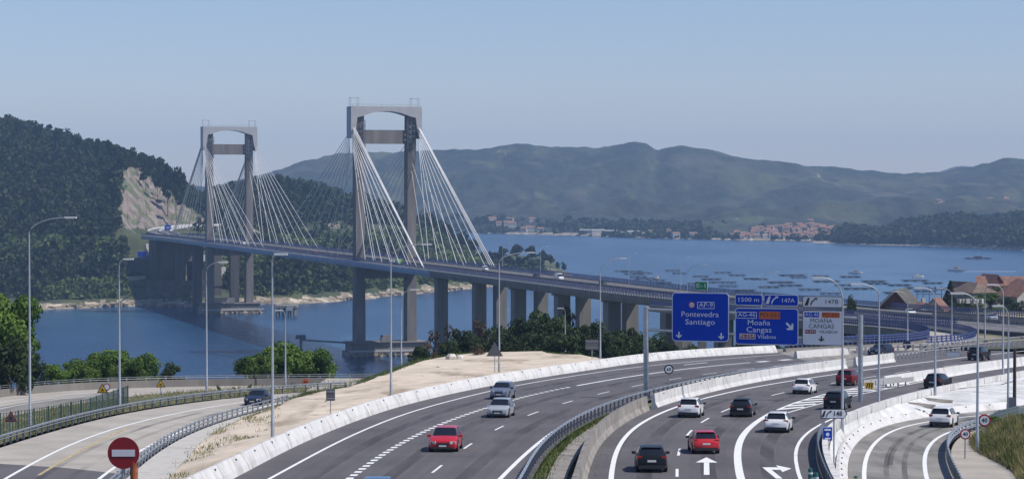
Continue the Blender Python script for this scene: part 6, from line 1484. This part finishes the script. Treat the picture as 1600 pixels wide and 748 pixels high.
# ------------------------------------------------------------------ mussel rafts and boats
M['raft'] = mat('raft_timber', (.06, .05, .045), .9, var=.3, scale=.3)
def raft():
    root = bpy.data.objects.new('mussel_raft', None); C.objects.link(root); mb = MB()
    for k in range(11): mb.box((k * 2.2 - 11, 0, 1.35), (.5, 20, .5))
    for k in range(9): mb.box((0, k * 2.4 - 9.6, 1.75), (23.5, .35, .3))
    mb.build('timber_grid', M['raft'], root)
    for x in (-8, 0, 8): MB().tube([(x, -9, .3), (x, 9, .3)], 1.0, 8).build('float', M['dark_steel'], root)
    return root
R0 = raft(); first = True
RF = [(971.5, 424), (987.6, 424.7), (990.6, 428.5), (996.5, 433), (1011, 436), (1026, 438.5), (1037.6, 442.3), (1051, 423.5), (1061, 427.6), (1095, 432.4), (1111, 436.8), (1129, 426.5), (1129, 441.8), (1152, 430.6), (1137.6, 447.6), (1174, 436), (1164, 454.4), (1187, 436.6), (1220, 441.6), (1248, 434), (1235, 446.5), (1265, 453), (1291, 440.3), (1329, 433), (1317.5, 446), (1297, 459.6), (1338, 451.6), (1237.7, 430.5), (1282, 432), (1351.5, 451.5), (1365, 440), (1371.5, 443.8), (1430, 439), (1457.6, 442.9), (1433, 450.5), (1445, 455.5), (1476, 451.5), (1005, 427), (1202, 449), (1400, 458), (1085, 444), (1405, 446)]
for (px, py) in RF:
    q = sea(px, py); o = R0 if first else copy_tree(R0); first = False; o.location = (q.x, q.y, 0); o.rotation_euler.z = random.uniform(-.15, .15); s = .62 + .28 * random.random(); o.scale = (s * (.9 + .3 * random.random()), s * .8, .55)
    tag(o, 'flat dark mussel raft anchored on the inlet', 'mussel raft', 'mussel rafts on the inlet')
q = sea(1528, 404.4); o = copy_tree(R0); o.location = (q.x, q.y, 0); o.scale = (1.3, 1, .7); tag(o, 'lone mussel raft with a cabin far out near the wooded point', 'mussel raft'); MB().box((0, 0, 3), (7, 5, 3)).build('cabin', M['raft'], o)
def boat(px, py, L, label, rz=0):
    q = sea(px, py); r = empty('motor_boat', (q.x, q.y, 0), rz, label, 'boat'); h = []
    for (x, w_, z0) in ((-.5, .16, .05), (0, .18, .0), (.3, .13, .02), (.5, .0, .12)): h += [(x * L, -w_ * L * .5, .13 * L), (x * L, -w_ * L * .3, z0 - .05), (x * L, w_ * L * .3, z0 - .05), (x * L, w_ * L * .5, .13 * L)]
    MB().add(h, [(i * 4 + k, i * 4 + k + 1, i * 4 + k + 5, i * 4 + k + 4) for i in range(3) for k in range(3)] + [(0, 3, 2, 1)] + [(i * 4, i * 4 + 4, i * 4 + 7, i * 4 + 3) for i in range(3)]).build('hull', M['white_wall'], r)
    MB().box((-.05 * L, 0, .2 * L), (.3 * L, .13 * L, .14 * L)).build('cabin', M['cream'], r); MB().box((.02 * L, 0, .21 * L), (.2 * L, .135 * L, .05 * L)).build('window', M['pane'], r); return r
boat(1494, 423.5, 17, 'white motor boat speeding across the inlet with a wake behind it', math.pi)
q = sea(1494, 424); mb = MB(); mb.add([(q.x + 6, q.y - 1.6, .03), (q.x + 6, q.y + 1.6, .03), (q.x + 60, q.y + 5, .03), (q.x + 60, q.y + 1, .03), (q.x + 26, q.y - .5, .03)], [(0, 4, 1), (4, 3, 2, 1)])
tag(mb.build('wake', mat('foam', (.75, .8, .82), .8)), kind='stuff')
boat(1337, 427.5, 14, 'white boat among the rafts beyond the last overhead sign'); boat(1027, 436, 12, 'white boat moored beside the rafts behind the bridge approach', 1.2); boat(1435, 433, 12, 'white boat behind the rafts close to the conifer', .4)
# ------------------------------------------------------------------ town across the water
M['w1'] = mat('town_wall', (.42, .40, .37), .9); M['w2'] = mat('town_wall_warm', (.34, .29, .24), .9); M['t1'] = mat('town_roof', (.24, .125, .085), .9); M['t2'] = mat('town_roof_brown', (.17, .10, .08), .9)
def town_proto(w_, l, h, rh, mw, mr):
    g = w_ / 2; q = l / 2; mb = MB().box((0, 0, h / 2 - 1), (w_, l, h + 2))
    mb.add([(-g - .4, -q - .4, h), (g + .4, -q - .4, h), (g + .4, q + .4, h), (-g - .4, q + .4, h), (-g, 0, h + rh), (g, 0, h + rh)], [(3, 2, 1, 0), (0, 1, 5, 4), (2, 3, 4, 5), (1, 2, 5), (3, 0, 4)], 1)
    for k in (-.25, .25): mb.box((k * w_, -q - .05, h * .6), (1.3, .1, 1.4), 0, 2)
    return mb.build('town_house', [mw, mr, M['pane']])
tp = [town_proto(12, 9, 6, 2.6, M['w1'], M['t1']), town_proto(15, 10, 7, 2.6, M['w1'], M['t1']), town_proto(10, 9, 9, 2.4, M['w2'], M['t2']), town_proto(11, 8, 5, 2.2, M['w2'], M['t1']), town_proto(26, 12, 7, 1.5, M['w1'], M['w1'])]
tu = set(); cnt = 0
def th(k, u, Y, label, group, s=1.0):
    o = tp[k] if k not in tu else tp[k].copy()
    if k in tu: C.objects.link(o)
    tu.add(k); o.location = ((u - 800) / F * Y, Y, mount_z(u, Y) + .5); o.scale = (s, s, s); o.rotation_euler.z = r_.uniform(-.5, .5); tag(o, label, 'house', group)
while cnt < 235:
    u = (r_.triangular(1120, 1430, 1270) if cnt < 130 else r_.uniform(1150, 1440)) if cnt < 225 else r_.uniform(1010, 1150); Y0 = 84 * F / (shore(u) - 292); w_ = max(.15, 1 - abs(u - 1270) / 150); Y = Y0 + 12 + 420 * w_ * r_.random() ** 1.2
    th(r_.choice([0, 0, 1, 2, 3, 3, 0]), u, Y, 'small pale house with an orange roof in the town across the water', 'houses of the town across the water', (.5 + .45 * r_.random())); cnt += 1
for _ in range(10):
    u = r_.uniform(765, 870); Y0 = 84 * F / (shore(u) - 292); th(r_.choice([0, 1, 3]), u, Y0 + 15 + 220 * r_.random(), 'pale house on the far shore seen past the bridge headland', 'houses on the far shore past the headland')
for u, s in ((915, .8), (934, .9), (955, .85), (972, .6), (990, .9), (1012, .7), (1160, .6), (1200, .7)):
    Y0 = 84 * F / (shore(u) - 292); th(4, u, Y0 + 30, 'long low white shed along the far shore', 'white sheds on the far shore', s)
for _ in range(16):
    u = r_.uniform(1450, 1590); th(r_.choice([0, 3]), u, 4500 + 300 * r_.random(), 'scattered house on the lower mountain slope above the wooded point', 'scattered houses on the mountain slope')
# ------------------------------------------------------------------ haze
hb = MB().box((0, 5200, 157), (7700, 10500, 326)).build('haze', None if False else bpy.data.materials.new('haze_air')); hm = hb.data.materials[0]; hm.use_nodes = True; n = hm.node_tree
n.nodes.remove(n.nodes['Principled BSDF']); pv = n.nodes.new('ShaderNodeVolumePrincipled'); pv.inputs['Color'].default_value = (.43, .66, 1.0, 1); pv.inputs['Density'].default_value = HAZE_DENSITY; pv.inputs['Anisotropy'].default_value = 0.0
n.links.new(pv.outputs[0], n.nodes['Material Output'].inputs['Volume']); tag(hb, kind='stuff')
hb.display_type = 'WIRE'
